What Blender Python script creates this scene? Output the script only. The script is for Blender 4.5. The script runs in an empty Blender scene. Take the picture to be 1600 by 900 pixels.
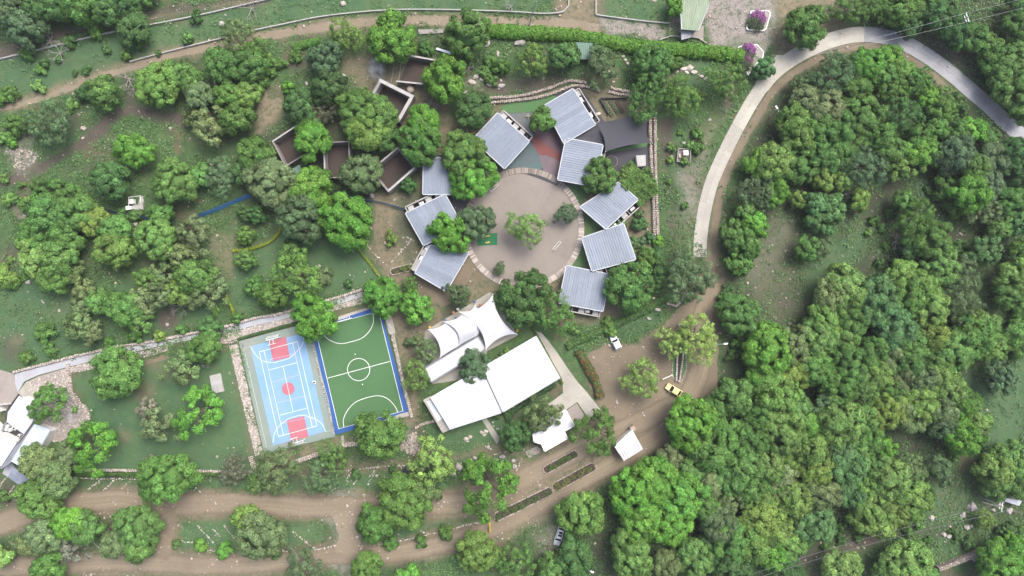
import bpy, bmesh, math, random
import numpy as np
from mathutils import Vector, Matrix
from mathutils.geometry import tessellate_polygon

random.seed(7); RNG = np.random.default_rng(7)
R_ = math.radians
SC = bpy.context.scene; COL = SC.collection
S = 0.165            # metres of ground per photograph pixel
H = 180.0            # camera height

# ------------------------------------------------------------------ camera, sky, sun
cam = bpy.data.cameras.new('camera'); co = bpy.data.objects.new('camera', cam); COL.objects.link(co)
co.location = (0, 0, H); co.rotation_euler = (0, 0, 0)
cam.sensor_width = 36; cam.lens = 36 * H / (1600 * S); cam.clip_start = 1; cam.clip_end = 4000
SC.camera = co
SUN_EL, SUN_AZ = R_(58), R_(40)      # azimuth from +Y towards +X
w = bpy.data.worlds.new('World'); SC.world = w; w.use_nodes = True
nt = w.node_tree; bg = nt.nodes['Background']
sky = nt.nodes.new('ShaderNodeTexSky'); sky.sky_type = 'NISHITA'; sky.sun_disc = False
sky.sun_elevation = SUN_EL; sky.sun_rotation = SUN_AZ; sky.dust_density = 7.0; sky.air_density = 0.75; sky.ozone_density = 2.2
nt.links.new(sky.outputs[0], bg.inputs[0]); bg.inputs[1].default_value = 0.15
sl = bpy.data.lights.new('sun', 'SUN'); so = bpy.data.objects.new('sun', sl); COL.objects.link(so)
sl.energy = 1.25; sl.angle = R_(32); sl.color = (1.0, 0.96, 0.89)
sd = Vector((math.sin(SUN_AZ) * math.cos(SUN_EL), math.cos(SUN_AZ) * math.cos(SUN_EL), math.sin(SUN_EL)))
so.rotation_euler = sd.to_track_quat('Z', 'Y').to_euler(); so.location = sd * 150
SC.view_settings.view_transform = 'Standard'; SC.view_settings.look = 'None'
SC.view_settings.exposure = 1.05; SC.view_settings.gamma = 1
SC.cycles.max_bounces = 6; SC.cycles.diffuse_bounces = 3; SC.cycles.transparent_max_bounces = 8

# ------------------------------------------------------------------ helpers
def W(px, py, z=0.0):
    """plan position of something seen at photograph position (px, py) and standing z metres up"""
    k = (H - z) / H
    return Vector(((px - 800) * S * k, (450 - py) * S * k, z))

def WP(pts, z=0.0): return [W(x, y, z) for x, y in pts]

def tag(o, label=None, cat=None, group=None, kind=None):
    if label: o['label'] = label
    if cat: o['category'] = cat
    if group: o['group'] = group
    if kind: o['kind'] = kind
    return o

def link(name, me, parent=None, mat=None):
    o = bpy.data.objects.new(name, me); COL.objects.link(o)
    if parent is not None: o.parent = parent
    if mat is not None and me is not None and not me.materials: me.materials.append(mat)
    return o

def empty(name, loc, label, cat, group=None, rz=0.0):
    o = bpy.data.objects.new(name, None); COL.objects.link(o); o.location = loc; o.rotation_euler.z = rz
    o.empty_display_size = 0.5
    return tag(o, label, cat, group)

class MB:
    """collects simple solids and links them as one mesh"""
    def __init__(s): s.v = []; s.f = []; s.t = []
    def add(s, vs, fs, tone=1.0):
        b = len(s.v); s.v += [tuple(v) for v in vs]
        for f in fs: s.f.append(tuple(b + i for i in f)); s.t.append(tone)
        return s
    def prism(s, pts, z0, z1, tone=1.0):
        """vertical prism over plan points (xy); z1 may be a list of heights per point"""
        n = len(pts); a = sum(pts[i][0] * pts[(i + 1) % n][1] - pts[(i + 1) % n][0] * pts[i][1] for i in range(n))
        if not hasattr(z1, '__len__'): z1 = [z1] * n
        idx = list(range(n)) if a > 0 else list(range(n - 1, -1, -1))
        p = [pts[i] for i in idx]; h = [z1[i] for i in idx]
        vs = [(q[0], q[1], z0) for q in p] + [(q[0], q[1], hh) for q, hh in zip(p, h)]
        fs = [(i, (i + 1) % n, n + (i + 1) % n, n + i) for i in range(n)]
        for t in tessellate_polygon([[Vector((q[0], q[1], 0)) for q in p]]):
            t = list(t); A, B, C = [Vector(p[i][:2]) for i in t]
            if (B - A).cross(C - A) < 0: t.reverse()
            fs.append(tuple(n + i for i in t)); fs.append(tuple(reversed(t)))
        return s.add(vs, fs, tone)
    def box(s, c, d, rz=0.0, tone=1.0):
        x, y, z = d[0] / 2, d[1] / 2, d[2] / 2; ca, sa = math.cos(rz), math.sin(rz)
        vs = [(c[0] + X * ca - Y * sa, c[1] + X * sa + Y * ca, c[2] + Z) for Z in (-z, z) for X, Y in ((-x, -y), (x, -y), (x, y), (-x, y))]
        return s.add(vs, [(3, 2, 1, 0), (4, 5, 6, 7), (0, 1, 5, 4), (1, 2, 6, 5), (2, 3, 7, 6), (3, 0, 4, 7)], tone)
    def tube(s, pts, r, n=6, tone=1.0):
        pts = [Vector(p) for p in pts]; m = len(pts)
        if not hasattr(r, '__len__'): r = [r] * m
        vs = []; fs = []
        for i, p in enumerate(pts):
            d = (pts[min(i + 1, m - 1)] - pts[max(i - 1, 0)])
            if d.length < 1e-6: d = Vector((0, 0, 1))
            d.normalize(); a = d.orthogonal().normalized() if i == 0 else (a - d * a.dot(d)).normalized()
            b = d.cross(a)
            for k in range(n):
                t = 2 * math.pi * k / n; vs.append(p + (a * math.cos(t) + b * math.sin(t)) * r[i])
        for i in range(m - 1):
            for k in range(n): fs.append((i * n + k, i * n + (k + 1) % n, (i + 1) * n + (k + 1) % n, (i + 1) * n + k))
        fs.append(tuple(range(n - 1, -1, -1))); fs.append(tuple((m - 1) * n + k for k in range(n)))
        return s.add(vs, fs, tone)
    def strip(s, pts, z0, z1, wd):
        """a wall of plan thickness wd along plan points"""
        L, Rr = offset(pts, wd / 2), offset(pts, -wd / 2)
        for i in range(len(pts) - 1):
            s.prism([L[i], L[i + 1], Rr[i + 1], Rr[i]], z0, z1)
        return s
    def stone(s, c, sx, sy, sz, rz=None, tone=None):
        rz = random.uniform(0, 6.3) if rz is None else rz; ca, sa = math.cos(rz), math.sin(rz)
        vs = []
        for Z, sh in ((-.5, 1.0), (.15, 1.05), (.5, .62)):
            for X, Y in ((-1, -1), (0, -1.25), (1, -1), (1.25, 0), (1, 1), (0, 1.25), (-1, 1), (-1.25, 0)):
                j = random.uniform(.78, 1.12); x, y = X * .5 * sx * sh * j * .85, Y * .5 * sy * sh * j * .85
                vs.append((c[0] + x * ca - y * sa, c[1] + x * sa + y * ca, c[2] + Z * sz * random.uniform(.85, 1.1)))
        fs = [(r * 8 + k, r * 8 + (k + 1) % 8, r * 8 + 8 + (k + 1) % 8, r * 8 + 8 + k) for r in (0, 1) for k in range(8)]
        fs.append(tuple(16 + k for k in range(8)))
        return s.add(vs, fs, random.uniform(.7, 1.25) if tone is None else tone)
    def mesh(s, name, mat, smooth=False):
        me = bpy.data.meshes.new(name); me.from_pydata(s.v, [], s.f); me.update()
        if smooth: me.polygons.foreach_set('use_smooth', [True] * len(me.polygons))
        a = me.attributes.new('tone', 'FLOAT', 'FACE'); a.data.foreach_set('value', s.t)
        me.materials.append(mat); return me
    def build(s, name, mat, parent=None, smooth=False):
        return link(name, s.mesh(name, mat, smooth), parent)

def offset(pts, d):
    out = []
    for i, p in enumerate(pts):
        a = Vector(pts[max(i - 1, 0)][:2]); b = Vector(pts[min(i + 1, len(pts) - 1)][:2]); t = (b - a)
        t = t.normalized() if t.length > 0 else Vector((1, 0))
        out.append(Vector((p[0] - t.y * d, p[1] + t.x * d)))
    return out

def spline(pts, step=8.0, closed=False):
    """Catmull-Rom through points, resampled about every `step`"""
    P = [np.array(p[:2], float) for p in pts]; n = len(P); out = []
    for i in range(n if closed else n - 1):
        if closed: p0, p1, p2, p3 = P[i - 1], P[i], P[(i + 1) % n], P[(i + 2) % n]
        else: p0, p1, p2, p3 = P[max(i - 1, 0)], P[i], P[i + 1], P[min(i + 2, n - 1)]
        k = max(1, int(np.linalg.norm(p2 - p1) / step))
        for j in range(k):
            t = j / k
            out.append(tuple(.5 * (2 * p1 + (p2 - p0) * t + (2 * p0 - 5 * p1 + 4 * p2 - p3) * t * t + (3 * p1 - p0 - 3 * p2 + p3) * t ** 3)))
    if not closed: out.append(tuple(P[-1]))
    return out

def resample(pts, step, closed=False):
    P = [Vector(p[:2]) for p in pts]
    if closed: P.append(P[0])
    out = []
    for a, b in zip(P[:-1], P[1:]):
        k = max(1, int((b - a).length / step))
        out += [tuple(a.lerp(b, j / k)) for j in range(k)]
    if not closed: out.append(tuple(P[-1]))
    return out

def lattice(x, y, seed):
    xi = np.floor(x).astype(np.int64); yi = np.floor(y).astype(np.int64); fx = x - xi; fy = y - yi
    fx = fx * fx * (3 - 2 * fx); fy = fy * fy * (3 - 2 * fy)
    def h(a, b):
        n = (a * 374761393 + b * 668265263 + seed * 1442695041) & 0x7fffffff
        n = ((n ^ (n >> 13)) * 1274126177) & 0x7fffffff
        return ((n ^ (n >> 16)) & 0xffff) / 65535.0
    return (h(xi, yi) * (1 - fx) + h(xi + 1, yi) * fx) * (1 - fy) + (h(xi, yi + 1) * (1 - fx) + h(xi + 1, yi + 1) * fx) * fy
def fbm(x, y, sc, seed=0, o=4):
    t = 0; a = 1; n = 0
    for i in range(o):
        t = t + a * lattice(x / sc, y / sc, seed + i * 17); n += a; a *= .55; sc *= .48
    return t / n

# ------------------------------------------------------------------ materials
def new_mat(name):
    m = bpy.data.materials.new(name); m.use_nodes = True
    return m, m.node_tree, m.node_tree.nodes['Principled BSDF']

def N(t, kind, **kw):
    n = t.nodes.new(kind)
    for k, v in kw.items(): setattr(n, k, v)
    return n

def noise(t, sc, det=5, rough=.6, co_=None):
    n = N(t, 'ShaderNodeTexNoise'); n.inputs['Scale'].default_value = sc; n.inputs['Detail'].default_value = det; n.inputs['Roughness'].default_value = rough
    t.links.new(co_ if co_ else coord(t), n.inputs['Vector']); return n.outputs[0]
def coord(t, kind='Object'):
    for n in t.nodes:
        if n.bl_idname == 'ShaderNodeTexCoord': return n.outputs[kind]
    return N(t, 'ShaderNodeTexCoord').outputs[kind]
def ramp(t, src, lo, hi):
    n = N(t, 'ShaderNodeMapRange', clamp=True); n.inputs[1].default_value = lo; n.inputs[2].default_value = hi
    t.links.new(src, n.inputs[0]); return n.outputs[0]
def mix(t, f, a, b, mode='MIX'):
    n = N(t, 'ShaderNodeMix', data_type='RGBA', blend_type=mode)
    for s_, v in ((0, f), (6, a), (7, b)):
        if isinstance(v, (int, float)): n.inputs[s_].default_value = v
        elif isinstance(v, tuple): n.inputs[s_].default_value = (*v, 1)
        else: t.links.new(v, n.inputs[s_])
    return n.outputs[2]
def math_(t, op, a, b=0.0):
    n = N(t, 'ShaderNodeMath', operation=op)
    for i, v in enumerate((a, b)):
        if isinstance(v, (int, float)): n.inputs[i].default_value = v
        else: t.links.new(v, n.inputs[i])
    return n.outputs[0]
def attr(t, name, kind='GEOMETRY'):
    return N(t, 'ShaderNodeAttribute', attribute_name=name, attribute_type=kind)
def bump(t, b, src, st, dist=.05):
    n = N(t, 'ShaderNodeBump'); n.inputs['Strength'].default_value = st; n.inputs['Distance'].default_value = dist
    t.links.new(src, n.inputs['Height']); t.links.new(n.outputs[0], b.inputs['Normal'])

def plain(name, c, c2=None, sc=.6, rough=.8, fine=6.0, metal=0.0, bmp=.3, tone=True, lo=.35, hi=.65, stain=None):
    """two-tone procedural surface with fine grain; face attribute 'tone' varies pieces"""
    m, t, b = new_mat(name)
    if 'white' not in name and name != 'membrane': c = tuple(x * .8 for x in c); c2 = c2 and tuple(x * .8 for x in c2); stain = stain and tuple(x * .8 for x in stain)
    c2 = c2 or tuple(x * .72 for x in c)
    n1 = noise(t, sc); n2 = noise(t, fine, 3)
    col = mix(t, ramp(t, n1, lo, hi), c, c2)
    col = mix(t, math_(t, 'MULTIPLY', ramp(t, n2, .35, .7), .35), col, tuple(x * .6 for x in c2))
    if stain: col = mix(t, math_(t, 'MULTIPLY', ramp(t, noise(t, .17, 6, .7), .5, .72), .7), col, stain)
    if tone:
        v = N(t, 'ShaderNodeVectorMath', operation='SCALE'); t.links.new(col, v.inputs[0]); t.links.new(attr(t, 'tone').outputs['Fac'], v.inputs[3]); col = v.outputs[0]
    t.links.new(col, b.inputs['Base Color']); b.inputs['Roughness'].default_value = rough; b.inputs['Metallic'].default_value = metal
    if bmp: bump(t, b, n2, bmp)
    return m

M = {}
M['concrete'] = plain('concrete', (0.456, 0.439, 0.380), (0.349, 0.337, 0.300), .25, .9, 3, stain=(0.262, 0.245, 0.210))
M['road_concrete'] = plain('road_concrete', (0.518, 0.495, 0.431), (0.442, 0.430, 0.382), .12, .9, 2, stain=(0.365, 0.355, 0.323))
M['road_grey'] = plain('road_grey', (.43, .44, .46), (.36, .37, .39), .12, .9, 2, stain=(.28, .28, .29))
M['path_concrete'] = plain('path_concrete', (.45, .48, .54), (.40, .40, .42), .3, .9, 3, stain=(.33, .31, .29))
M['stone'] = plain('stone', (.50, .44, .38), (.36, .31, .27), 1.2, .95, 8)
M['white_stone'] = plain('white_stone', (.47, .43, .385), (.34, .305, .275), 1.2, .95, 8)
M['boulder'] = plain('boulder', (.48, .45, .43), (.33, .30, .29), .8, .95, 5)
M['mortar'] = plain('mortar', (.30, .25, .21), (.22, .18, .15), 1.0, .95, 6)
M['white_paint'] = plain('white_paint', (.80, .80, .79), (.72, .72, .70), .5, .6, 5, bmp=.05)
M['white_roof'] = plain('white_roof', (0.529, 0.539, 0.552), (0.498, 0.507, 0.530), .15, .6, 2, bmp=.05, stain=(0.406, 0.415, 0.436))
M['membrane'] = plain('membrane', (0.578, 0.587, 0.606), (0.544, 0.552, 0.580), .2, .45, 3, bmp=.03, stain=(0.425, 0.433, 0.458))
M['shell_wall'] = plain('shell_wall', (.33, .31, .31), (.24, .23, .23), .6, .95, 4, stain=(.16, .15, .15))
M['shell_cap'] = plain('shell_cap', (.50, .495, .48), (.39, .385, .37), .8, .95, 5)
M['room_soil'] = plain('room_soil', (.080, .056, .048), (.055, .043, .04), .4, 1, 3, stain=(.06, .07, .045))
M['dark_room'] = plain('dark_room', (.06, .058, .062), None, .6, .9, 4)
M['tin_roof'] = plain('tin_roof', (0.248, 0.294, 0.358), (0.221, 0.267, 0.326), .35, .6, 2.5, 0, bmp=.04, stain=(0.198, 0.239, 0.293))
M['tin_trim'] = plain('tin_trim', (.60, .63, .67), (.52, .55, .60), .6, .6, 5, 0, bmp=.04)
M['blue_tin'] = plain('blue_tin', (.66, .73, .82), (.60, .67, .77), .6, .4, 4, .2, bmp=.03)
M['green_tin'] = plain('green_tin', (.20, .28, .175), (.245, .31, .215), .5, .6, 3, bmp=.05, stain=(.28, .33, .26))
M['teal_tin'] = plain('teal_tin', (.13, .24, .18), (.10, .18, .15), .5, .6, 3, bmp=.05)
M['grey_tin'] = plain('grey_tin', (.33, .35, .39), (.26, .28, .31), .5, .5, 3, .3, bmp=.05)
M['sail'] = plain('sail', (.060, .063, .075), (.052, .054, .066), .12, .85, 3, bmp=.1, stain=(.05, .052, .075))
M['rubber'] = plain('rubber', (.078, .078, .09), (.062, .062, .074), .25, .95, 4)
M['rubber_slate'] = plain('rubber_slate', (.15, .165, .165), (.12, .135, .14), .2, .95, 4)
M['rubber_teal'] = plain('rubber_teal', (0.085, 0.160, 0.152), (0.100, 0.128, 0.136), .25, .95, 4, stain=(0.120, 0.104, 0.120))
M['rubber_red'] = plain('rubber_red', (0.211, 0.072, 0.063), (0.156, 0.064, 0.063), .3, .95, 4, stain=(0.234, 0.128, 0.117))
M['rubber_maroon'] = plain('rubber_maroon', (.14, .085, .10), (.11, .075, .09), .25, .95, 4, stain=(.20, .09, .09))
M['rubber_mauve'] = plain('rubber_mauve', (.19, .15, .16), (.15, .12, .14), .25, .95, 4, stain=(.24, .13, .13))
M['turf'] = plain('turf', (.075, .19, .065), (.085, .17, .07), .3, 1, 5)
M['pitch'] = plain('pitch', (.066, .160, .064), (.080, .182, .074), .12, .95, 7, lo=.3, hi=.7)
M['blue_band'] = plain('blue_band', (.024, .098, .33), (.03, .108, .32), .3, .8, 5)
M['court_blue'] = plain('court_blue', (0.191, 0.366, 0.574), (0.231, 0.405, 0.592), .12, .75, 3, stain=(0.277, 0.386, 0.539))
M['court_green'] = plain('court_green', (.215, .295, .255), (.24, .295, .265), .12, .8, 3, stain=(.32, .30, .27))
M['court_red'] = plain('court_red', (.50, .14, .18), (.48, .165, .205), .3, .8, 4)
M['line_white'] = plain('line_white', (0.722, 0.722, 0.705), (0.636, 0.654, 0.654), 1.0, .8, 6, bmp=.05)
M['line_pink'] = plain('line_pink', (.62, .50, .66), (.56, .46, .64), 1.0, .8, 6, bmp=.05)
M['line_pale'] = plain('line_pale', (.60, .64, .48), (.50, .55, .44), 1.0, .8, 6, bmp=.05)
M['sand'] = plain('sand', (0.298, 0.266, 0.232), (0.239, 0.215, 0.190), .07, 1, 3, stain=(0.190, 0.167, 0.152), lo=.3, hi=.7)
M['wood'] = plain('wood', (.34, .30, .26), (.25, .22, .19), .8, .85, 7)
M['tan_block'] = plain('tan_block', (.50, .42, .34), None, .8, .9, 6)
M['dirt'] = plain('dirt', (0.243, 0.201, 0.140), (0.177, 0.148, 0.102), .10, 1, 2.2, stain=(0.133, 0.107, 0.085))
M['pale_dirt'] = plain('pale_dirt', (0.277, 0.237, 0.170), (0.228, 0.188, 0.136), .12, 1, 2, stain=(0.220, 0.178, 0.124))
def rutted():
    m, t, b = new_mat('rutted_dirt'); r = attr(t, 'rut').outputs['Fac']; n1 = noise(t, .1, 6, .65); n2 = noise(t, .7, 6, .75); n3 = noise(t, 3, 4, .7)
    c = mix(t, ramp(t, n1, .35, .65), (0.188, 0.156, 0.108), (0.143, 0.115, 0.082))
    f = math_(t, 'MULTIPLY', r, math_(t, 'ADD', math_(t, 'MULTIPLY', n2, 1.6), -.15))
    c = mix(t, ramp(t, f, .0, .9), c, (0.259, 0.227, 0.160)); c = mix(t, ramp(t, math_(t, 'MULTIPLY', r, -1.0), .0, .9), c, (0.098, 0.085, 0.056))
    c = mix(t, math_(t, 'MULTIPLY', ramp(t, n2, .52, .72), .5), c, (0.113, 0.093, 0.069)); c = mix(t, math_(t, 'MULTIPLY', ramp(t, n3, .56, .74), .45), c, (0.270, 0.260, 0.197))
    t.links.new(c, b.inputs['Base Color']); b.inputs['Roughness'].default_value = 1; bump(t, b, n2, .4, .08); return m
M['rutted_dirt'] = rutted()
M['gravel'] = plain('gravel', (.37, .33, .305), (.29, .26, .24), .2, 1, 3, stain=(.30, .27, .20))
M['lawn'] = plain('lawn', (0.063, 0.138, 0.056), (0.081, 0.156, 0.059), .10, 1, 4, stain=(0.115, 0.150, 0.065))
M['bark'] = plain('bark', (.20, .16, .12), (.14, .11, .085), 2, .95, 8)
M['dead_wood'] = plain('dead_wood', (.36, .34, .32), (.28, .26, .25), 2, .95, 8)
M['pole'] = plain('pole', (.40, .39, .37), None, 1, .9, 6)
M['steel'] = plain('steel', (.55, .57, .60), None, 1, .4, 6, .6, bmp=0)
M['wire'] = plain('wire', (.30, .32, .33), None, 1, .5, 6, .3, bmp=0)
M['tyre'] = plain('tyre', (.025, .025, .026), None, 1, .9, 9)
M['glass'] = plain('glass', (.02, .024, .03), None, 1, .08, 9, bmp=0)
M['panel_glass'] = plain('panel_glass', (.20, .245, .32), (.25, .29, .36), .4, .3, 5, bmp=0)
M['blue_tarp'] = plain('blue_tarp', (.07, .27, .60), (.09, .31, .66), .8, .5, 4)
M['mat_green'] = plain('mat_green', (.02, .16, .065), (.025, .18, .075), .5, .9, 5)
M['yellow'] = plain('yellow', (.75, .55, .10), None, .8, .6, 5, bmp=.05)
M['orange'] = plain('orange', (.65, .25, .12), None, .8, .6, 5, bmp=.05)
M['blue_paint'] = plain('blue_paint', (.10, .16, .35), None, .8, .6, 5, bmp=.05)
M['black'] = plain('black', (.025, .027, .032), None, .8, .7, 5)
def paint(name, c):
    m, t, b = new_mat(name); b.inputs['Roughness'].default_value = .35; b.inputs['Coat Weight'].default_value = .6
    t.links.new(mix(t, ramp(t, noise(t, 1.2), .4, .7), c, tuple(x * .9 for x in c)), b.inputs['Base Color']); return m
M['car_white'] = paint('car_white', (.74, .77, .82)); M['car_yellow'] = paint('car_yellow', (.72, .62, .27)); M['car_silver'] = paint('car_silver', (.52, .56, .62)); M['car_navy'] = paint('car_navy', (.05, .075, .13))

def leaf_mat(name, trans=.2, rough=.65):
    m, t, b = new_mat(name); oi = N(t, 'ShaderNodeObjectInfo')
    v = N(t, 'ShaderNodeVectorMath', operation='SCALE'); t.links.new(oi.outputs['Color'], v.inputs[0]); t.links.new(attr(t, 'tone').outputs['Fac'], v.inputs[3])
    hs = N(t, 'ShaderNodeHueSaturation'); t.links.new(v.outputs[0], hs.inputs['Color'])
    n = noise(t, .32, 4)
    t.links.new(math_(t, 'ADD', math_(t, 'MULTIPLY', n, .07), .467), hs.inputs['Hue'])
    t.links.new(math_(t, 'ADD', math_(t, 'MULTIPLY', noise(t, .9, 2), .5), .75), hs.inputs['Value'])
    hs.inputs['Saturation'].default_value = 1.0
    t.links.new(hs.outputs[0], b.inputs['Base Color']); b.inputs['Roughness'].default_value = rough
    b.inputs['Specular IOR Level'].default_value = .25
    tr = N(t, 'ShaderNodeBsdfTranslucent'); t.links.new(hs.outputs[0], tr.inputs[0])
    mx = N(t, 'ShaderNodeMixShader'); mx.inputs[0].default_value = trans
    t.links.new(b.outputs[0], mx.inputs[1]); t.links.new(tr.outputs[0], mx.inputs[2]); t.links.new(mx.outputs[0], t.nodes['Material Output'].inputs[0])
    return m
M['leaf'] = leaf_mat('leaf')

# ------------------------------------------------------------------ ground: painted covers
X0, X1, Y0, Y1, ST = -260, 1860, -200, 1100, 2.5
gx = np.arange(X0, X1 + .1, ST); gy = np.arange(Y0, Y1 + .1, ST); GX, GY = np.meshgrid(gx, gy)
NX, NY = len(gx), len(gy)
JIT = (fbm(GX, GY, 40, 3) - .5) * 26 + (fbm(GX, GY, 9, 9, 2) - .5) * 9
COV = {k: np.zeros_like(GX) for k in 'LDPVKM'}       # lawn, dirt, pale dirt, gravel, dark litter, mauve earth

def sd_poly(pts, x, y):
    n = len(pts); d = np.full(x.shape, 1e9); ins = np.zeros(x.shape, bool)
    for i in range(n):
        ax, ay = pts[i]; bx, by = pts[(i + 1) % n]; ex, ey = bx - ax, by - ay; wx, wy = x - ax, y - ay
        t = np.clip((wx * ex + wy * ey) / max(ex * ex + ey * ey, 1e-9), 0, 1)
        d = np.minimum(d, (wx - ex * t) ** 2 + (wy - ey * t) ** 2)
        c = ((ay > y) != (by > y)) & (x < (bx - ax) * (y - ay) / ((by - ay) if by != ay else 1e-9) + ax)
        ins ^= c
    d = np.sqrt(d); return np.where(ins, -d, d)
def sd_line(pts, x, y):
    d = np.full(x.shape, 1e9)
    for (ax, ay), (bx, by) in zip(pts[:-1], pts[1:]):
        ex, ey = bx - ax, by - ay; wx, wy = x - ax, y - ay
        t = np.clip((wx * ex + wy * ey) / max(ex * ex + ey * ey, 1e-9), 0, 1)
        d = np.minimum(d, (wx - ex * t) ** 2 + (wy - ey * t) ** 2)
    return np.sqrt(d)
def cover(kind, pts, width=None, soft=6, wt=1.0, jit=1.0):
    xs = [p[0] for p in pts]; ys = [p[1] for p in pts]; m = (width or 0) + soft + 26
    i0 = max(0, int((min(xs) - m - X0) / ST)); i1 = min(NX, int((max(xs) + m - X0) / ST) + 1)
    j0 = max(0, int((min(ys) - m - Y0) / ST)); j1 = min(NY, int((max(ys) + m - Y0) / ST) + 1)
    sl_ = (slice(j0, j1), slice(i0, i1)); x, y = GX[sl_], GY[sl_]
    if width is None: d = sd_poly(pts, x, y)
    elif len(pts) == 1: d = np.hypot(x - pts[0][0], y - pts[0][1]) - width
    else: d = sd_line(pts, x, y) - width / 2
    f = np.clip(.5 - (d + JIT[sl_] * jit) / (2 * soft), 0, 1) * wt
    for k in COV: COV[k][sl_] *= (1 - f)
    if kind in COV: COV[kind][sl_] += f

def P(s): return [tuple(float(v) for v in q.split(',')) for q in s.split()]

# woods floor, then clearings, lawns, tracks
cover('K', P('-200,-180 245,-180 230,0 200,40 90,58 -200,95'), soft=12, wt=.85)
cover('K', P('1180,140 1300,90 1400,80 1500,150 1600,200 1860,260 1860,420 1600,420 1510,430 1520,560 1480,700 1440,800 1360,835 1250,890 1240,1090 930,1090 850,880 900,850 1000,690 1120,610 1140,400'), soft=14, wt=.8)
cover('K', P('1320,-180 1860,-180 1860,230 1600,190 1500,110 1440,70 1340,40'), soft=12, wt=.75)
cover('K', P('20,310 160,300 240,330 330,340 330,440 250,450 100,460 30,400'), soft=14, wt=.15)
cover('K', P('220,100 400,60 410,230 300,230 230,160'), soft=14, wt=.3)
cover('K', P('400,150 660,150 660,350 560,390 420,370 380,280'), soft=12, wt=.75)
cover('L', P('-200,130 0,95 60,76 180,52 400,5 560,-180 800,-180 800,18 700,16 620,17 560,22 480,34 400,48 330,62 210,98 120,130 0,166 -200,220'), soft=6, wt=.9)
cover('M', P('60,85 130,98 200,100'), 8, 9, .25)
cover('L', P('0,440 110,440 330,450 352,505 250,532 20,582 -200,640 -200,420'), soft=10, wt=.85)
cover('L', P('350,440 420,378 440,348 575,388 602,440 572,452 520,462 430,482 362,502'), soft=8, wt=.95)
cover('L', P('108,590 340,540 372,555 398,706 385,738 110,738 145,690 152,640'), soft=5, wt=1)
cover('L', P('110,752 400,748 640,738 640,764 560,766 400,770 240,770 110,768'), soft=6, wt=.8)
cover('L', P('275,830 320,806 400,806 500,815 510,850 420,862 330,866 280,855'), soft=6, wt=.95)
cover('L', P('605,815 700,812 790,812 800,830 700,846 610,862'), soft=6, wt=.9)
cover('L', P('665,665 790,650 830,690 800,710 720,730 660,720'), soft=8, wt=.8)
cover('L', P('800,-180 890,-180 888,20 850,24 800,20'), soft=4, wt=.6)
cover('L', P('932,-180 1046,-180 1046,36 1000,34 932,24'), soft=4, wt=.9)
cover('L', P('1060,90 1140,90 1120,130 1080,180 1050,120'), soft=10, wt=.8)
cover('L', P('780,158 850,146 870,160 850,175 790,176'), soft=4, wt=.5)
cover('L', P('1040,200 1085,215 1080,290 1050,270'), soft=10, wt=.45)
cover('L', P('1435,285 1448,318 1485,345'), 16, 7, .9)
cover('L', P('1500,580 1545,602 1600,555 1860,540 1860,690 1600,670 1555,700 1528,650'), soft=12, wt=.9)
cover('L', [(1450, 775)], 24, 9, .8); cover('L', P('1460,840 1540,820 1560,850 1480,875'), soft=9, wt=.5)
cover('L', P('1260,395 1340,350 1370,370 1300,450 1250,480'), soft=12, wt=.8)
# earth
cover('M', P('-60,85 0,83 60,62 130,43 180,33 260,21 330,9 420,-6'), 16, 5, .9, .6)
cover('D', P('180,36 260,24 330,11 400,0'), 5, 3, .8, .4)
cover('M', P('-60,312 -10,292 60,262 130,225 175,182 205,168 215,172 250,180 290,187'), 17, 5, .95, .6)
cover('M', P('205,168 200,138 194,118'), 8, 4, .8, .4)
cover('P', P('-200,205 0,169 70,150 150,121 210,103 260,86 330,72 400,56 470,46 540,36 620,31 700,31 800,34 870,36 930,44'), 17, 6, .9, .7)
cover('V', [(22, 218)], 22, 12, .6); cover('V', [(38, 252)], 18, 10, .6); cover('V', [(40, 335)], 14, 9, .55); cover('M', [(18, 395)], 18, 9, .6); cover('M', [(20, 545)], 22, 12, .6); cover('D', [(28, 530)], 12, 8, .6)
cover('M', [(118, 185)], 16, 10, .5); cover('M', P('100,270 150,255 180,230'), 14, 10, .5)
cover('P', P('370,245 392,215 402,170 415,140 432,122 448,130 446,165 424,198'), soft=6, wt=.95)
cover('D', P('530,85 580,76 650,86 702,92 700,140 700,180 660,205 640,215 600,215 560,135 535,110'), soft=9, wt=.85)
cover('K', [(600, 100)], 18, 9, .5)
cover('D', P('576,300 640,290 665,306 700,330 720,370 745,395 735,430 700,474 655,482 610,450 572,390 578,340'), soft=6, wt=.95)
cover('D', P('690,185 765,168 860,142 900,132 960,138 992,150 1018,190 1022,380 1000,470 945,500 880,512 800,470 750,470 690,482 640,440 622,330 660,250'), soft=7, wt=.85)
cover('K', P('640,300 700,300 750,330 740,400 660,420 630,340'), soft=6, wt=.5)
cover('D', P('600,470 690,465 700,510 660,590 650,680 600,690 640,640 620,540'), soft=6, wt=.9)
cover('P', P('640,650 650,680 640,720 680,700'), 10, 8, .6)
cover('D', P('330,555 400,505 570,470 600,470 570,490 400,530'), soft=4, wt=.5)
cover('M', [(263, 498)], 16, 4, .95, .3); cover('M', P('265,480 280,440'), 10, 8, .5)
cover('P', P('330,360 365,370 360,430 320,410'), soft=9, wt=.55)
cover('D', P('380,560 402,706'), 30, 6, .35)
cover('P', P('415,715 520,690 560,690 480,712 430,728'), soft=4, wt=.85)
cover('K', P('100,745 400,745'), 7, 3, .9, .3); cover('M', P('0,745 40,760 100,760 110,790 0,800'), soft=6, wt=.9)
cover('D', P('420,742 640,722 780,706 840,700'), 20, 6, .7)
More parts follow.
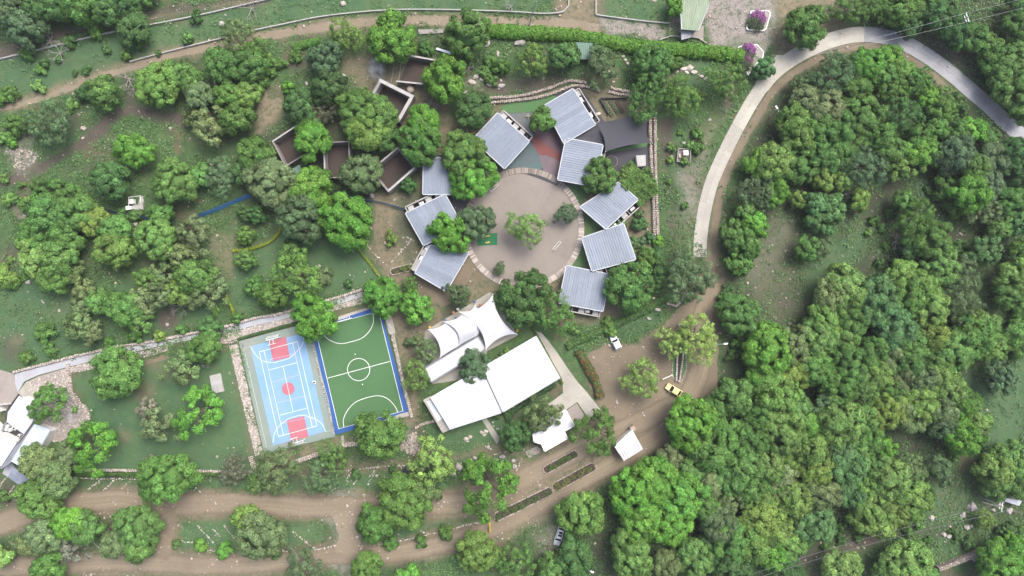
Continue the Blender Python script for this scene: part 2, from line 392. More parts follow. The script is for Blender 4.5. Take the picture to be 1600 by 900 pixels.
cover('D', [(226, 614)], 15, 9, .6); cover('D', [(196, 682)], 13, 7, .7); cover('D', P('240,570 300,590'), 14, 9, .4); cover('D', [(335, 655)], 12, 8, .5)
# scruffy bank and gravels
cover('D', P('1090,200 1150,130 1110,240 1090,330 1080,390 1062,390 1070,300'), soft=12, wt=.45); cover('V', P('1066,330 1085,280 1100,240'), 16, 10, .35); cover('V', P('1110,215 1140,165'), 10, 8, .35)
cover('K', P('1040,190 1045,270 1050,330 1046,370'), 12, 6, .6); cover('M', P('1046,295 1048,345 1052,370'), 6, 5, .8)
cover('V', P('1060,270 1075,300 1090,330'), 12, 9, .45)
cover('M', [(458, 95)], 16, 8, .8, .6); cover('K', [(432, 143)], 9, 6, .5); cover('V', [(640, 686)], 18, 8, .6); cover('M', [(655, 672)], 12, 7, .6)
cover('M', P('640,300 625,350 640,400 660,440'), 16, 10, .7); cover('M', P('690,470 720,455 700,490'), 14, 8, .7); cover('M', P('1040,190 1044,250'), 7, 4, .9)
cover('M', P('765,112 830,118 880,110 905,118 880,130 840,142 800,150 750,152 740,135'), soft=7, wt=.85); cover('D', [(955, 122)], 14, 8, .7); cover('V', [(745, 130)], 18, 9, .5)
cover('V', P('1104,-180 1222,-180 1212,70 1190,86 1112,70 1100,40'), soft=5, wt=.95)
cover('L', P('1140,70 1180,70 1215,62 1200,30'), 9, 6, .6)
cover('P', P('1198,-180 1330,-180 1322,45 1232,96 1200,84 1216,40'), soft=6, wt=.95)
cover('M', P('1290,10 1330,10 1325,42 1290,50'), soft=6, wt=.7)
cover('D', P('868,-180 932,-180 945,52 868,46'), soft=5, wt=.95)
cover('V', P('938,28 1046,40 1042,62 948,52'), soft=4, wt=.95)
cover('D', P('1172,335 1240,328 1258,380 1246,450 1215,500 1170,480 1165,400'), soft=16, wt=.5); cover('V', P('1180,420 1205,380 1225,360'), 34, 16, .3)
cover('M', [(1232, 478)], 26, 14, .6); cover('D', P('1120,400 1135,470 1130,560'), 8, 6, .5)
cover('M', P('1255,872 1330,850 1400,834 1440,835'), 16, 8, .8); cover('K', P('1440,835 1560,800 1640,790'), 14, 8, .6)
cover('V', P('1460,760 1500,740 1580,790 1520,830 1450,830'), soft=16, wt=.15); cover('M', [(1390, 400)], 10, 6, .5)
cover('M', P('1365,395 1375,420 1385,445'), 4, 4, .6)
cover('M', P('1500,10 1500,40 1545,65 1560,70'), 8, 6, .6); cover('V', P('1405,40 1470,70 1510,105 1520,130'), 14, 7, .6); cover('M', P('1450,75 1500,105 1515,130'), 12, 7, .7)
# drives and parking
ROAD1 = P('-120,850 -30,830 30,808 100,790 180,782 260,788 340,786 420,790 500,792 580,792 660,790 720,785 780,765 830,742 880,716 930,690 980,668 1030,645 1075,620 1092,580 1096,540 1098,500 1105,470 1112,440')
ROAD2 = P('-120,895 -20,888 60,884 150,880 250,880 330,884 420,880 510,868 580,868 660,858 740,836 800,812 870,775 930,740 990,705 1040,672')
PARK = P('912,575 918,552 950,536 990,540 1030,512 1062,478 1092,462 1126,462 1122,560 1114,640 1060,662 1000,700 950,684 936,640')
SHOULDER = P('1112,440 1112,400 1116,360 1122,320 1130,285 1144,252 1162,218 1182,184 1204,148 1232,120 1268,98 1305,80 1345,72 1382,76 1420,92 1456,116 1490,150')
cover('D', ROAD1, 46, 7, 1, .6); cover('D', ROAD2, 42, 7, 1, .6)
cover('D', P('266,780 262,830 252,880'), 34, 7, 1, .6); cover('V', P('534,795 545,830 540,872'), 50, 10, .7, .6)
cover('D', PARK, None, 7, 1, .6); cover('D', SHOULDER, 17, 5, .9, .6)
cover('D', P('790,722 870,702 960,642 1040,660 1000,702 880,792 800,832 770,792'), soft=7, wt=1)
cover('P', P('760,850 850,800 900,770'), 22, 9, .55); cover('V', [(860, 845)], 26, 10, .5)
cover('L', P('820,790 900,745'), 12, 5, .6); cover('L', P('950,505 1030,470 1050,485 1000,525 955,528'), soft=6, wt=.7)

def build_ground():
    me = bpy.data.meshes.new('terrain')
    vx = (GX - 800) * S; vy = (450 - GY) * S
    v = np.stack([vx, vy, np.zeros_like(vx)], -1).reshape(-1, 3)
    i = np.arange(NX * NY).reshape(NY, NX)
    q = np.stack([i[:-1, :-1], i[1:, :-1], i[1:, 1:], i[:-1, 1:]], -1).reshape(-1, 4)
    me.vertices.add(len(v)); me.vertices.foreach_set('co', v.ravel())
    me.loops.add(q.size); me.loops.foreach_set('vertex_index', q.ravel())
    me.polygons.add(len(q)); me.polygons.foreach_set('loop_start', np.arange(0, q.size, 4)); me.update()
    for nm, ks in (('cover_a', 'LDP'), ('cover_b', 'VKM')):
        a = me.attributes.new(nm, 'FLOAT_COLOR', 'POINT')
        c = np.stack([COV[k] for k in ks] + [np.ones_like(GX)], -1).reshape(-1, 4); a.data.foreach_set('color', c.ravel().astype(np.float32))
    m, t, b = new_mat('ground_cover')
    n1 = noise(t, .10, 7, .65); n2 = noise(t, .55, 6, .7); n3 = noise(t, 2.6, 4, .7); n4 = noise(t, .035, 4)
    weed = mix(t, ramp(t, n2, .36, .62), (0.037, 0.079, 0.032), (0.077, 0.144, 0.048)); weed = mix(t, ramp(t, n3, .5, .72), weed, (0.105, 0.158, 0.062))
    weed = mix(t, ramp(t, n4, .4, .65), mix(t, .5, weed, (0.050, 0.084, 0.042)), weed)
    weed = mix(t, math_(t, 'MULTIPLY', ramp(t, math_(t, 'ADD', n1, math_(t, 'MULTIPLY', math_(t, 'SUBTRACT', n2, .5), .5)), .52, .62), .8), weed, (0.122, 0.091, 0.069))
    lawn = mix(t, ramp(t, n1, .35, .65), (0.050, 0.108, 0.056), (0.079, 0.139, 0.063)); lawn = mix(t, math_(t, 'MULTIPLY', ramp(t, n2, .48, .7), .6), lawn, (0.101, 0.144, 0.069)); lawn = mix(t, math_(t, 'MULTIPLY', ramp(t, n3, .5, .75), .5), lawn, (0.053, 0.094, 0.043))
    dirt = mix(t, ramp(t, n1, .35, .65), (0.198, 0.166, 0.115), (0.146, 0.123, 0.087)); dirt = mix(t, math_(t, 'MULTIPLY', ramp(t, n2, .5, .75), .6), dirt, (0.112, 0.089, 0.062))
    pale = mix(t, ramp(t, n2, .35, .65), (0.227, 0.193, 0.135), (0.167, 0.138, 0.099))
    grav = mix(t, ramp(t, n3, .35, .65), (0.319, 0.286, 0.269), (0.185, 0.168, 0.151)); grav = mix(t, math_(t, 'MULTIPLY', ramp(t, n2, .5, .7), .6), grav, (0.134, 0.134, 0.084))
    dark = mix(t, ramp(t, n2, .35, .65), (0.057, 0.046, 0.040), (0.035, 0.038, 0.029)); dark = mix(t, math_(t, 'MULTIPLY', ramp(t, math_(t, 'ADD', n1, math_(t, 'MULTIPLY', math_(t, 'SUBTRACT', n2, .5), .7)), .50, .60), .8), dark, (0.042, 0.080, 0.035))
    mauv = mix(t, ramp(t, n2, .35, .65), (0.107, 0.083, 0.074), (0.070, 0.054, 0.051))
    sa = N(t, 'ShaderNodeSeparateColor'); t.links.new(attr(t, 'cover_a').outputs['Color'], sa.inputs[0])
    sb = N(t, 'ShaderNodeSeparateColor'); t.links.new(attr(t, 'cover_b').outputs['Color'], sb.inputs[0])
    # break soft edges with grain
    g = math_(t, 'MULTIPLY', math_(t, 'SUBTRACT', n3, .5), 1.2)
    col = weed
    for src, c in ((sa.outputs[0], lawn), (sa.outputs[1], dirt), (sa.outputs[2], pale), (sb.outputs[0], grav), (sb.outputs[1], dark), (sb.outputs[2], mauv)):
        edge = math_(t, 'MULTIPLY', src, math_(t, 'SUBTRACT', 1.0, src))
        f = math_(t, 'ADD', src, math_(t, 'MULTIPLY', g, math_(t, 'MULTIPLY', edge, 4.0)))
        col = mix(t, ramp(t, f, .02, .98), col, c)
    n5 = noise(t, 1.0, 8, .78); n6 = noise(t, 3.4, 3, .6); n7 = noise(t, .3, 6, .7); rough_ = math_(t, 'SUBTRACT', 1.0, math_(t, 'MULTIPLY', sa.outputs[0], .7))
    col = mix(t, math_(t, 'MULTIPLY', math_(t, 'MULTIPLY', ramp(t, math_(t, 'ADD', n5, math_(t, 'MULTIPLY', n7, .5)), .74, .84), .62), rough_), col, (.040, .076, .034))
    col = mix(t, math_(t, 'MULTIPLY', math_(t, 'MULTIPLY', ramp(t, math_(t, 'SUBTRACT', n5, math_(t, 'MULTIPLY', n7, .4)), .36, .46), .5), rough_), col, (.165, .125, .098))
    col = mix(t, math_(t, 'MULTIPLY', math_(t, 'MULTIPLY', ramp(t, n6, .63, .72), .55), rough_), col, (.30, .265, .23))
    col = mix(t, math_(t, 'MULTIPLY', ramp(t, n3, .45, .75), .45), col, mix(t, .6, col, (.02, .026, .015)))
    t.links.new(col, b.inputs['Base Color']); b.inputs['Roughness'].default_value = 1; b.inputs['Specular IOR Level'].default_value = .1
    bump(t, b, n3, .6, .12)
    tag(link('terrain', me, None, m), kind='structure')
    far = MB(); far.prism([(-1500, -1500), (1500, -1500), (1500, 1500), (-1500, 1500)], -2, -.4)
    tag(far.build('distant_ground', M['lawn']), kind='structure')
build_ground()

def cov_at(k, x, y):
    i = np.clip(((np.asarray(x) - X0) / ST).astype(int), 0, NX - 1); j = np.clip(((np.asarray(y) - Y0) / ST).astype(int), 0, NY - 1)
    return COV[k][j, i]

# ------------------------------------------------------------------ sheets (roads, paths, courts)
def sheet(name, pts, z, mat, parent=None, ragged=0.0, kind='structure', thick=0.0):
    q = [tuple(W(x, y)[:2]) for x, y in pts]
    if ragged:
        q = resample(q, .8, True)
        q = [(x + (fbm(np.array([x + 500.]), np.array([y + 500.]), 2.2, 5, 2)[0] - .5) * ragged * 2, y + (fbm(np.array([x + 900.]), np.array([y + 300.]), 2.2, 8, 2)[0] - .5) * ragged * 2) for x, y in q]
    mb = MB()
    if thick: mb.prism(q, z - thick, z)
    else:
        tris = tessellate_polygon([[Vector((x, y, 0)) for x, y in q]]); fs = []
        for t in tris:
            a, b, c = [Vector(q[i]) for i in t]; fs.append(tuple(t) if (b - a).cross(c - a) > 0 else tuple(reversed(t)))
        mb.add([(x, y, z) for x, y in q], fs)
    o = mb.build(name, mat, parent)
    if parent is None and kind: o['kind'] = kind
    return o
def ribbon_pts(pts, wd, step=10, ragged=0.0):
    c = spline(pts, step); wl = wd if callable(wd) else (lambda s: wd); n = len(c)
    L = offset(c, .5); A = []; B = []
    for i, p in enumerate(c):
        d = (L[i] - Vector(p)) * 2; hw = wl(i / max(1, n - 1)) / 2
        A.append((p[0] + d.x * (hw + random.uniform(-ragged, ragged)), p[1] + d.y * (hw + random.uniform(-ragged, ragged))))
        B.append((p[0] - d.x * (hw + random.uniform(-ragged, ragged)), p[1] - d.y * (hw + random.uniform(-ragged, ragged))))
    return A, B
def ribbon(name, pts, wd, z, mat, parent=None, ragged=0.0, kind='structure', step=6):
    A, B = ribbon_pts(pts, wd, step, ragged); mb = MB(); n = len(A)
    vs = [W(*p, 0) + Vector((0, 0, z)) for p in A] + [W(*p, 0) + Vector((0, 0, z)) for p in B]
    fs = [(i, n + i, n + i + 1, i + 1) for i in range(n - 1)]
    a, b, c = vs[fs[0][0]], vs[fs[0][1]], vs[fs[0][2]]
    if (b - a).cross(c - a).z < 0: fs = [tuple(reversed(f)) for f in fs]
    mb.add(vs, fs); o = mb.build(name, mat, parent)
    if parent is None and kind: o['kind'] = kind
    return o

sheet('parking_yard', PARK, .004, M['dirt'], ragged=1.0)
ribbon('dirt_lane', P('266,790 262,830 252,874'), 22, .016, M['dirt'], ragged=1.4)
ribbon('gravel_lane', P('536,798 545,830 540,866'), 36, .016, M['pale_dirt'], ragged=3)
ribbon('dirt_track', P('-200,205 0,170 70,152 150,123 210,105 260,88 330,74 400,58 470,48 540,38 620,33 700,32 800,34 870,36 935,46'), lambda s: 5 + 13 * s, .004, M['pale_dirt'], ragged=1.8)
ribbon('road_shoulder', SHOULDER, lambda s: 12 - 3 * s, .004, M['dirt'], ragged=1.2)
def drive(name, pts, wd, z, ruts, ragged=1.6):
    """a dirt drive with ragged sides; vertex attribute 'rut' marks the pale compacted wheel tracks and the dark loose edges"""
    A, B = ribbon_pts(pts, wd, 4, ragged); n = len(A); K = 25; vs = []; rt = []
    for i in range(n):
        for k in range(K):
            u = k / (K - 1); p = W(A[i][0] + (B[i][0] - A[i][0]) * u, A[i][1] + (B[i][1] - A[i][1]) * u); vs.append((p.x, p.y, z))
            drift = .06 * math.sin(i * .11) + .03 * math.sin(i * .31 + 2)
            v = max(math.exp(-((u - r - drift) / .055) ** 2) * a for r, a in ruts); e = min(u, 1 - u); rt.append(v * .7 * (.35 + .9 * math.sin(i * .05 + 1) ** 2) - max(0, .14 - e) * 5)
    fs = [(i * K + k, (i + 1) * K + k, (i + 1) * K + k + 1, i * K + k + 1) for i in range(n - 1) for k in range(K - 1)]
    a, b, c = [Vector(vs[j]) for j in fs[0][:3]]
    if (b - a).cross(c - a).z < 0: fs = [tuple(reversed(f)) for f in fs]
    me = MB().add(vs, fs).mesh(name, M['rutted_dirt']); at = me.attributes.new('rut', 'FLOAT', 'POINT'); at.data.foreach_set('value', rt)
    link(name, me)['kind'] = 'structure'
RUTS = ((.2, .6), (.31, 1), (.47, .8), (.58, .5), (.72, 1), (.83, .6))
drive('dirt_road', ROAD1, 34, .008, RUTS); drive('dirt_road', ROAD2, 29, .012, RUTS)

# concrete road in cast slabs
def concrete_road():
    c = P('1094,402 1094,380 1097,350 1103,318 1112,285 1125,254 1141,221 1160,185 1180,151 1204,118 1235,93 1270,74 1305,61 1340,54 1375,56 1410,66 1446,86 1482,112 1516,141 1545,166 1572,192 1602,217 1640,246')
    root = MB(); A, B = ribbon_pts(c, lambda s: 21 if s < .35 else 24, 5); n = len(A)
    q = [W(*p) for p in A] + [W(*p) for p in reversed(B)]
    base = MB()
    for i in range(n - 1): base.prism([W(*A[i])[:2], W(*A[i + 1])[:2], W(*B[i + 1])[:2], W(*B[i])[:2]], -.02, .05)
    o = base.build('concrete_road', M['mortar']); o['kind'] = 'structure'
    k = 0
    while k < n - 1:
        e = min(n - 1, k + 8); mb = MB(); tone = random.uniform(.88, 1.1)
        Ai = [W(*p).to_2d() for p in A[k:e + 1]]; Bi = [W(*p).to_2d() for p in B[k:e + 1]]
        sh = .03
        Ai[0] = Ai[0].lerp(Ai[1], sh); Bi[0] = Bi[0].lerp(Bi[1], sh)
        mid = [a.lerp(b, .5) for a, b in zip(Ai, Bi)]
        for half, (L, Rr) in enumerate(((Ai, [m.lerp(a, .006) for m, a in zip(mid, Ai)]), ([m.lerp(b, .006) for m, b in zip(mid, Bi)], Bi))):
            mb = MB(); tn = tone * random.uniform(.94, 1.06)
            for i in range(len(L) - 1): mb.prism([L[i], L[i + 1], Rr[i + 1], Rr[i]], .04, .10, tn)
            mb.build('slab', M['road_grey' if k / n > .52 else 'road_concrete'], o)
        k = e
concrete_road()
sheet('concrete_apron', P('1198,118 1206,86 1222,86 1234,92 1218,108 1206,126'), .06, M['road_concrete'], thick=.06)

# ------------------------------------------------------------------ stones, walls, rows
def stone_row(pts, label, wd=.32, sz=.33, mat='white_stone', step=.42, gap=0.0, name='stone_row', h=.25, cat='stone row', group=None):
    q = resample([tuple(W(x, y)[:2]) for x, y in pts], step); mb = MB()
    for x, y in q:
        if random.random() < gap: continue
        for _ in range(max(1, int(wd / .45))):
            s_ = sz * random.uniform(.7, 1.5); mb.stone((x + random.uniform(-.5, .5) * wd * .8, y + random.uniform(-.5, .5) * wd * .8, h * .35), s_, s_ * random.uniform(.6, 1), h)
    o = empty(name, (q[0][0], q[0][1], 0), label, cat, group)
    mb.v = [(a - q[0][0], b - q[0][1], c_) for a, b, c_ in mb.v]
    mb.build('stones', M[mat], o)['kind'] = 'stuff'
    return o
def stone_wall(pts, label, wd=.55, h=.8, mat='stone', step=.45, name='stone_wall', cat='wall', sz=.45, smooth=True):
    q = spline(pts, 8) if smooth and len(pts) > 2 else resample(pts, 12)
    q = [tuple(W(x, y)[:2]) for x, y in q]
    core = MB().strip(q, -.1, h - .08, wd * .8); o = tag(core.build(name, M['mortar']), label, cat)
    mb = MB(); r = resample(q, step); L = offset(r, 1.0)
    rows = max(2, int(wd / .4))
    for (x, y), l in zip(r, L):
        d = l - Vector((x, y))
        for k in range(rows):
            f = (k + .5) / rows - .5 + random.uniform(-.08, .08); s_ = sz * random.uniform(.75, 1.25)
            mb.stone((x + d.x * f * wd + random.uniform(-.1, .1), y + d.y * f * wd + random.uniform(-.1, .1), h - .05), s_, s_ * .8, .3)
        for zz in np.arange(.2, h - .2, .35):
            for sgn in (-1, 1): mb.stone((x + d.x * sgn * wd * .45, y + d.y * sgn * wd * .45, zz), sz, sz * .6, .34)
    s2 = mb.build('stones', M[mat], o); s2['kind'] = 'stuff'
    return o
def low_wall(pts, label, wd=.2, h=.5, mat='white_paint', name='low_wall', cat='wall'):
    q = [tuple(W(x, y)[:2]) for x, y in spline(pts, 10)]
    o = tag(MB().strip(q, -.1, h, wd).build(name, M[mat]), label, cat)
    cp = MB().strip(q, h, h + .06, wd + .04).build('coping', M['shell_cap' if mat == 'white_paint' else mat], o)
    return o

low_wall(P('-60,108 0,93 50,81 100,69 180,50 300,27 400,4 440,-6'), 'long low white wall above the grass strip, upper left corner')
low_wall(P('204,97 260,82 320,67 362,57'), 'short low white wall beside the pale dirt track, upper left')
low_wall(P('398,48 450,37 500,27 560,20 620,16 700,16 800,19 850,22 880,19 888,10 889,-30'), 'long low white kerb wall curving above the dirt track, top centre')
low_wall(P('931,-30 931,23 932,24 1000,33 1046,37'), 'low white wall edging the grass square left of the green roof')
low_wall(P('1030,63 1048,57 1066,58 1090,60 1103,68'), 'angled low grey wall between clipped hedge and green roofed house', mat='concrete')
low_wall(P('1125,300 1121,320'), 'short white kerb piece on the road edge', wd=.2, h=.15) if False else None

stone_wall(P('757,154 800,152 830,147 862,137 890,127 915,130'), 'upper of two terrace walls behind the top classroom', h=.7)
stone_wall(P('768,161 800,158 835,154 865,146 895,135 920,137 935,142'), 'lower of two terrace walls, edging the artificial turf', h=.7)
stone_wall(P('955,138 970,142 993,146'), 'short upper stone wall above the vegetable beds', h=.6)
stone_wall(P('952,144 970,148 985,150'), 'short lower stone wall just above the vegetable beds', h=.5)
stone_wall(P('1015,190 1016,225 1018,270 1021,330 1022,372'), 'long straight stone wall, left one of the pair right of classrooms', h=.8)
stone_wall(P('1023,185 1023,225 1024,280 1026,330 1028,378'), 'long straight stone wall, right one of the pair right of classrooms', h=.8)
stone_wall(P('1038,462 1010,480 985,495 960,507 930,518 900,530'), 'thin curving stone wall with hedge above the parking yard', h=.6, wd=.4)
stone_wall(P('1072,455 1066,468 1056,478'), 'short stone wall piece right of the parking entrance', h=.5, wd=.4)
stone_wall(P('1042,474 1054,478'), 'tiny stone wall stub at the parking entrance', h=.5, wd=.4) 
stone_wall(P('23,581 80,566 120,556 190,540 226,537'), 'long pale stone wall along the concrete path, left', h=.6, wd=.5, mat='white_stone')
stone_wall(P('228,535 270,527 305,520 340,514'), 'pale stone wall on upper side of path, below the brown mound', h=.6, wd=.5, mat='white_stone')
stone_wall(P('345,512 372,505 400,497 430,492 470,481 520,467 572,451'), 'pale stone wall on upper side of path, above the courts', h=.6, wd=.5, mat='white_stone')
stone_wall(P('485.6,528 497.6,575 510.6,626 522.6,678'), 'pale stone kerb between the blue court and the green pitch', h=.3, wd=.32, sz=.32, mat='white_stone', smooth=False)
stone_wall(P('613,522 622,560 632,605 643,650'), 'straight white stone wall on the right of the green pitch', h=.7, wd=.55, mat='white_stone', smooth=False)
stone_wall(P('340,532 350,534 362,533 370,530'), 'thick rounded stone wall end at corner of the blue court', h=.6, wd=1.1, mat='white_stone')
stone_wall(P('460,722 480,715 500,708 520,700 545,694 558,693'), 'pale stone wall below the sports courts', h=.8, wd=.9, mat='white_stone')
stone_wall(P('392,714 397,728 401,742'), 'stout stone wall end below the gravel strip', h=.7, wd=.9, mat='white_stone')
stone_wall(P('1463,886 1490,876 1515,866 1543,856'), 'pale topped stone retaining wall near the lower right corner', h=1.6, wd=1.1)
stone_wall(P('650,668 665,661 690,656'), 'short planted stone wall left of the big white roof', h=.5, wd=.5)
stone_wall(P('112,733 160,734 230,735 330,736 400,737'), 'long thin pale wall below the left lawn', h=.5, wd=.35, mat='white_stone')
stone_wall(P('107,568 108,580 110,598 110,612 118,628 132,635 139,650 138,663'), 'curved stone wall round the pebbled terrace, left', h=.5, wd=.8, mat='white_stone')
low_wall(P('612,514 606,505 603,494'), 'short white kerb at upper right corner of the pitch', wd=.4, h=.4)
stone_row(P('112,747 160,748 222,749'), 'line of white stones below the left lawn wall', step=.5)
stone_row(P('297,750 340,751'), 'short faint line of white stones right of the big lawn tree', step=.6, gap=.2)
for a, lb in (('148,757 138,764', 'first short stone parking divider from the left, below the lawn wall'), ('158,750 147,757', 'stone parking divider left of centre below lawn wall'), ('178,751 162,766', 'longest stone parking divider below the left lawn wall'), ('197,757 190,764', 'faint stone divider below the lawn wall'),
              ('311,757 303,767', 'small stone divider left of the bare brownish tree'), ('146,353 146,353', None),
              ('10,746 0,760', 'leaning white stone line left of the glazed pergola foot'), ('25,757 13,772', 'white stone line below the glazed pergola'), ('30,779 27,782', 'tiny white stone stub below the glazed pergola'),
              ('309,821 336,852', 'long white stone divider on the grass island'), ('333,827 343,838', 'short white stone divider in middle of grass island'), ('350,822 366,840', 'white stone divider at right of grass island'), ('281,843 290,848 302,847', 'curved white stone line at left of grass island'), ('322,860 338,861', 'broken white stone line below the grass island divider'),
              ('146,803 158,817 170,828', 'white stone line between two lower left trees'), ('14,846 28,856 40,864', 'white stone line left of the lower left trees'), ('145,846 155,856', 'short stone line among lower left trees'),
              ('432,835 448,851 460,862', 'left slanting stone divider right of the olive island tree'), ('459,831 475,845 492,857', 'right slanting stone divider beside the gravel lane'), ('418,861 456,861', 'short stone row at foot of left slanting divider'), ('485,860 510,856 525,853', 'white stone kerb left of gravel lane'), ('560,853 568,853', 'tiny stone kerb right of the gravel lane'), ('585,852 605,848', 'white stone kerb below the round road tree'),
              ('641,820 655,829 669,834', 'zigzag stone divider on lower median, slanting part'), ('624,845 645,841 670,835 683,832', 'stone kerb along lower median'), ('622,835 630,841', 'tiny stone divider on lower median'), ('706,827 722,822 745,817 760,814', 'red and white stone kerb leading to the yellow post'),
              ('470,743 510,738 560,733 610,728 640,727', 'long white stone line above the middle parking bays'), ('592,728 577,746', 'stone parking divider, fourth bay line'), ('602,743 594,755', 'short thick stone parking divider near the dark pickup'), ('627,732 612,752', 'stone parking divider beside the dark pickup'), ('585,740 575,757', 'faint stone parking divider, third bay line'), ('548,738 540,752', 'faint stone parking divider, second bay line'), ('563,738 553,757', 'faint stone parking divider, middle bay line'),
              ('715,724 730,720 745,715', 'white stone line above the open round tree'), ('772,710 782,708 793,706', 'short stone line left of the office trees'),
              ('574,383 584,396 605,416', 'white stone line on the earth yard, slanting down right'), ('612,409 625,395 640,378', 'white stone line on the earth yard, slanting up right'), ('637,371 646,377', 'tiny white stone line near the lower left classroom'),
              ('817,712 813,722 806,736', 'curved stone edging near the office pebbles')):
    if lb:
        stone_row(P(a), lb, step=.42, gap=.12, group='white stone parking lines')
stone_row(P('560,390 575,408 590,427 600,443'), 'yellow flowered stone edging of the lawn beside the yard', mat='stone')
stone_row(P('769,661 772,668 780,672 786,670'), 'curved pale stone edging below the big white roof', wd=.8)
stone_row(P('797,640 798,648 794,656'), 'short curved stone edging under the big white roof edge', wd=.6)
stone_row(P('354,462 360,475 366,490'), 'pale stones along a clipped yellow border', mat='white_stone')

# ------------------------------------------------------------------ circular plaza with plank ring
def plaza():
    CX, CY = 818, 357
    pts = [(CX + 90 * math.cos(a), CY + 90 * math.sin(a)) for a in np.linspace(0, 2 * math.pi, 96, endpoint=False)]
    sheet('sandy_plaza', pts, .010, M['sand'])
    ring = MB(); c = W(CX, CY)
    ro, ri = 95 * S, 86 * S; n = 120
    for i in range(n):
        a0, a1 = 2 * math.pi * i / n, 2 * math.pi * (i + 1) / n
        ring.prism([(c.x + r * math.cos(a), c.y + r * math.sin(a)) for r, a in ((ri, a0), (ro, a0), (ro, a1), (ri, a1))], 0, .10)
    o = ring.build('ring_path', M['mortar']); o['kind'] = 'structure'
    k = 250; protos = []
    for j in range(6):
        m = MB(); wd = 2 * math.pi * 90.5 * S / k * .78; ln = (ro - ri) * random.uniform(.94, 1.02)
        m.box((0, 0, 0), (ln, wd * random.uniform(.9, 1.05), .08), tone=[1.0, .72, 1.18, .86, 1.3, .6][j]); protos.append((m.mesh('plank', M['wood']), m.mesh('plank_pale', M['white_stone'])))
    for i in range(k):
        a = 2 * math.pi * i / k
        pale = not (.75 < (a % 6.283) < 3.3)
        me = protos[random.randrange(6)][1 if pale else 0]
        b = link('plank', me, o); r = (ro + ri) / 2 + random.uniform(-.05, .05)
        b.location = (c.x + r * math.cos(a), c.y + r * math.sin(a), .13 + random.uniform(-.01, .015)); b.rotation_euler.z = a + random.uniform(-.02, .02)
plaza()
def frame_goal(a, b, label, dep=.5, hgt=.55):
    A, B = W(*a), W(*b); d = (B - A).normalized(); n = Vector((-d.y, d.x, 0))
    o = empty('small_goal', (A + B) / 2, label, 'goal', 'small goals on the sandy plaza'); c = (A + B) / 2
    A, B = A - c, B - c; u = Vector((0, 0, hgt))
    MB().tube([A, A + u], .05).build('post', M['white_paint'], o); MB().tube([B, B + u], .05).build('post', M['white_paint'], o)
    MB().tube([A + u, B + u], .055).build('crossbar', M['white_paint'], o)
    MB().tube([A + u, A + n * dep, B + n * dep, B + u], .045).tube([A + Vector((0, 0, .03)), A + n * dep], .04).tube([B + Vector((0, 0, .03)), B + n * dep], .04).build('back_frame', M['white_paint'], o)
frame_goal((767, 300), (779, 290), 'small white goal frame at upper left of the sandy plaza', .55)
frame_goal((866, 391), (876.5, 379), 'small white goal frame at lower right of the sandy plaza', .55)
sheet('play_mat', P('746,366 777,364 777,383 746,384'), .03, M['mat_green'], kind=None, thick=.03)
tag(bpy.data.objects['play_mat'], 'green play mat lying on the left of the sandy plaza', 'mat')

# ------------------------------------------------------------------ rubber playground paving, dark sheets for roof shade
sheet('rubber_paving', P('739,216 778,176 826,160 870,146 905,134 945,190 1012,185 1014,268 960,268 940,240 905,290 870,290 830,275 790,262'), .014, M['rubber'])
sheet('shade_dirt_paving', P('788,263 760,240 742,220 730,240 735,280 752,290 775,276'), .016, M['rubber'])  # dark rubber sheet; the roof's shade is put into its colour
sheet('shade_dirt_paving', P('665,302 726,303 745,330 730,352 718,340 696,304'), .016, M['rubber'])  # roof shade between two classrooms, painted as dark rubber ground
sheet('shade_dirt_paving', P('648,427 697,455 735,398 742,420 715,470 690,480 655,445'), .016, M['dirt'])
sheet('artificial_turf', P('786,175 782,168 800,158 835,155 867,146 869,152 850,164 845,173 820,176 792,176'), .022, M['turf'])
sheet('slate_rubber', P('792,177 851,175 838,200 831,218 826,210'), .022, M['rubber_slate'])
sheet('maroon_rubber', P('832,208 838,200 868,203 882,224 878,242 858,230 842,216'), .022, M['rubber_maroon'])
sheet('red_rubber', P('829,212 842,216 858,230 878,242 876,252 856,243 842,242 834,228'), .026, M['rubber_red'])
sheet('teal_rubber', P('827,221 834,228 842,242 848,262 838,268 812,264 790,263'), .024, M['rubber_teal'])
sheet('mauve_rubber', P('842,242 856,243 876,252 871,281 850,272 848,262'), .028, M['rubber_mauve'])
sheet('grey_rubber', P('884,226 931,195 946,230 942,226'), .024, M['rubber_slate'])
sheet('grass_wedge', P('880,290 908,290 920,300 906,322 898,305'), .018, M['lawn'])
sheet('grass_wedge', P('908,325 946,358 912,371 916,348'), .018, M['lawn'])
sheet('grass_wedge', P('911,374 925,421 890,415 905,395'), .018, M['lawn'])

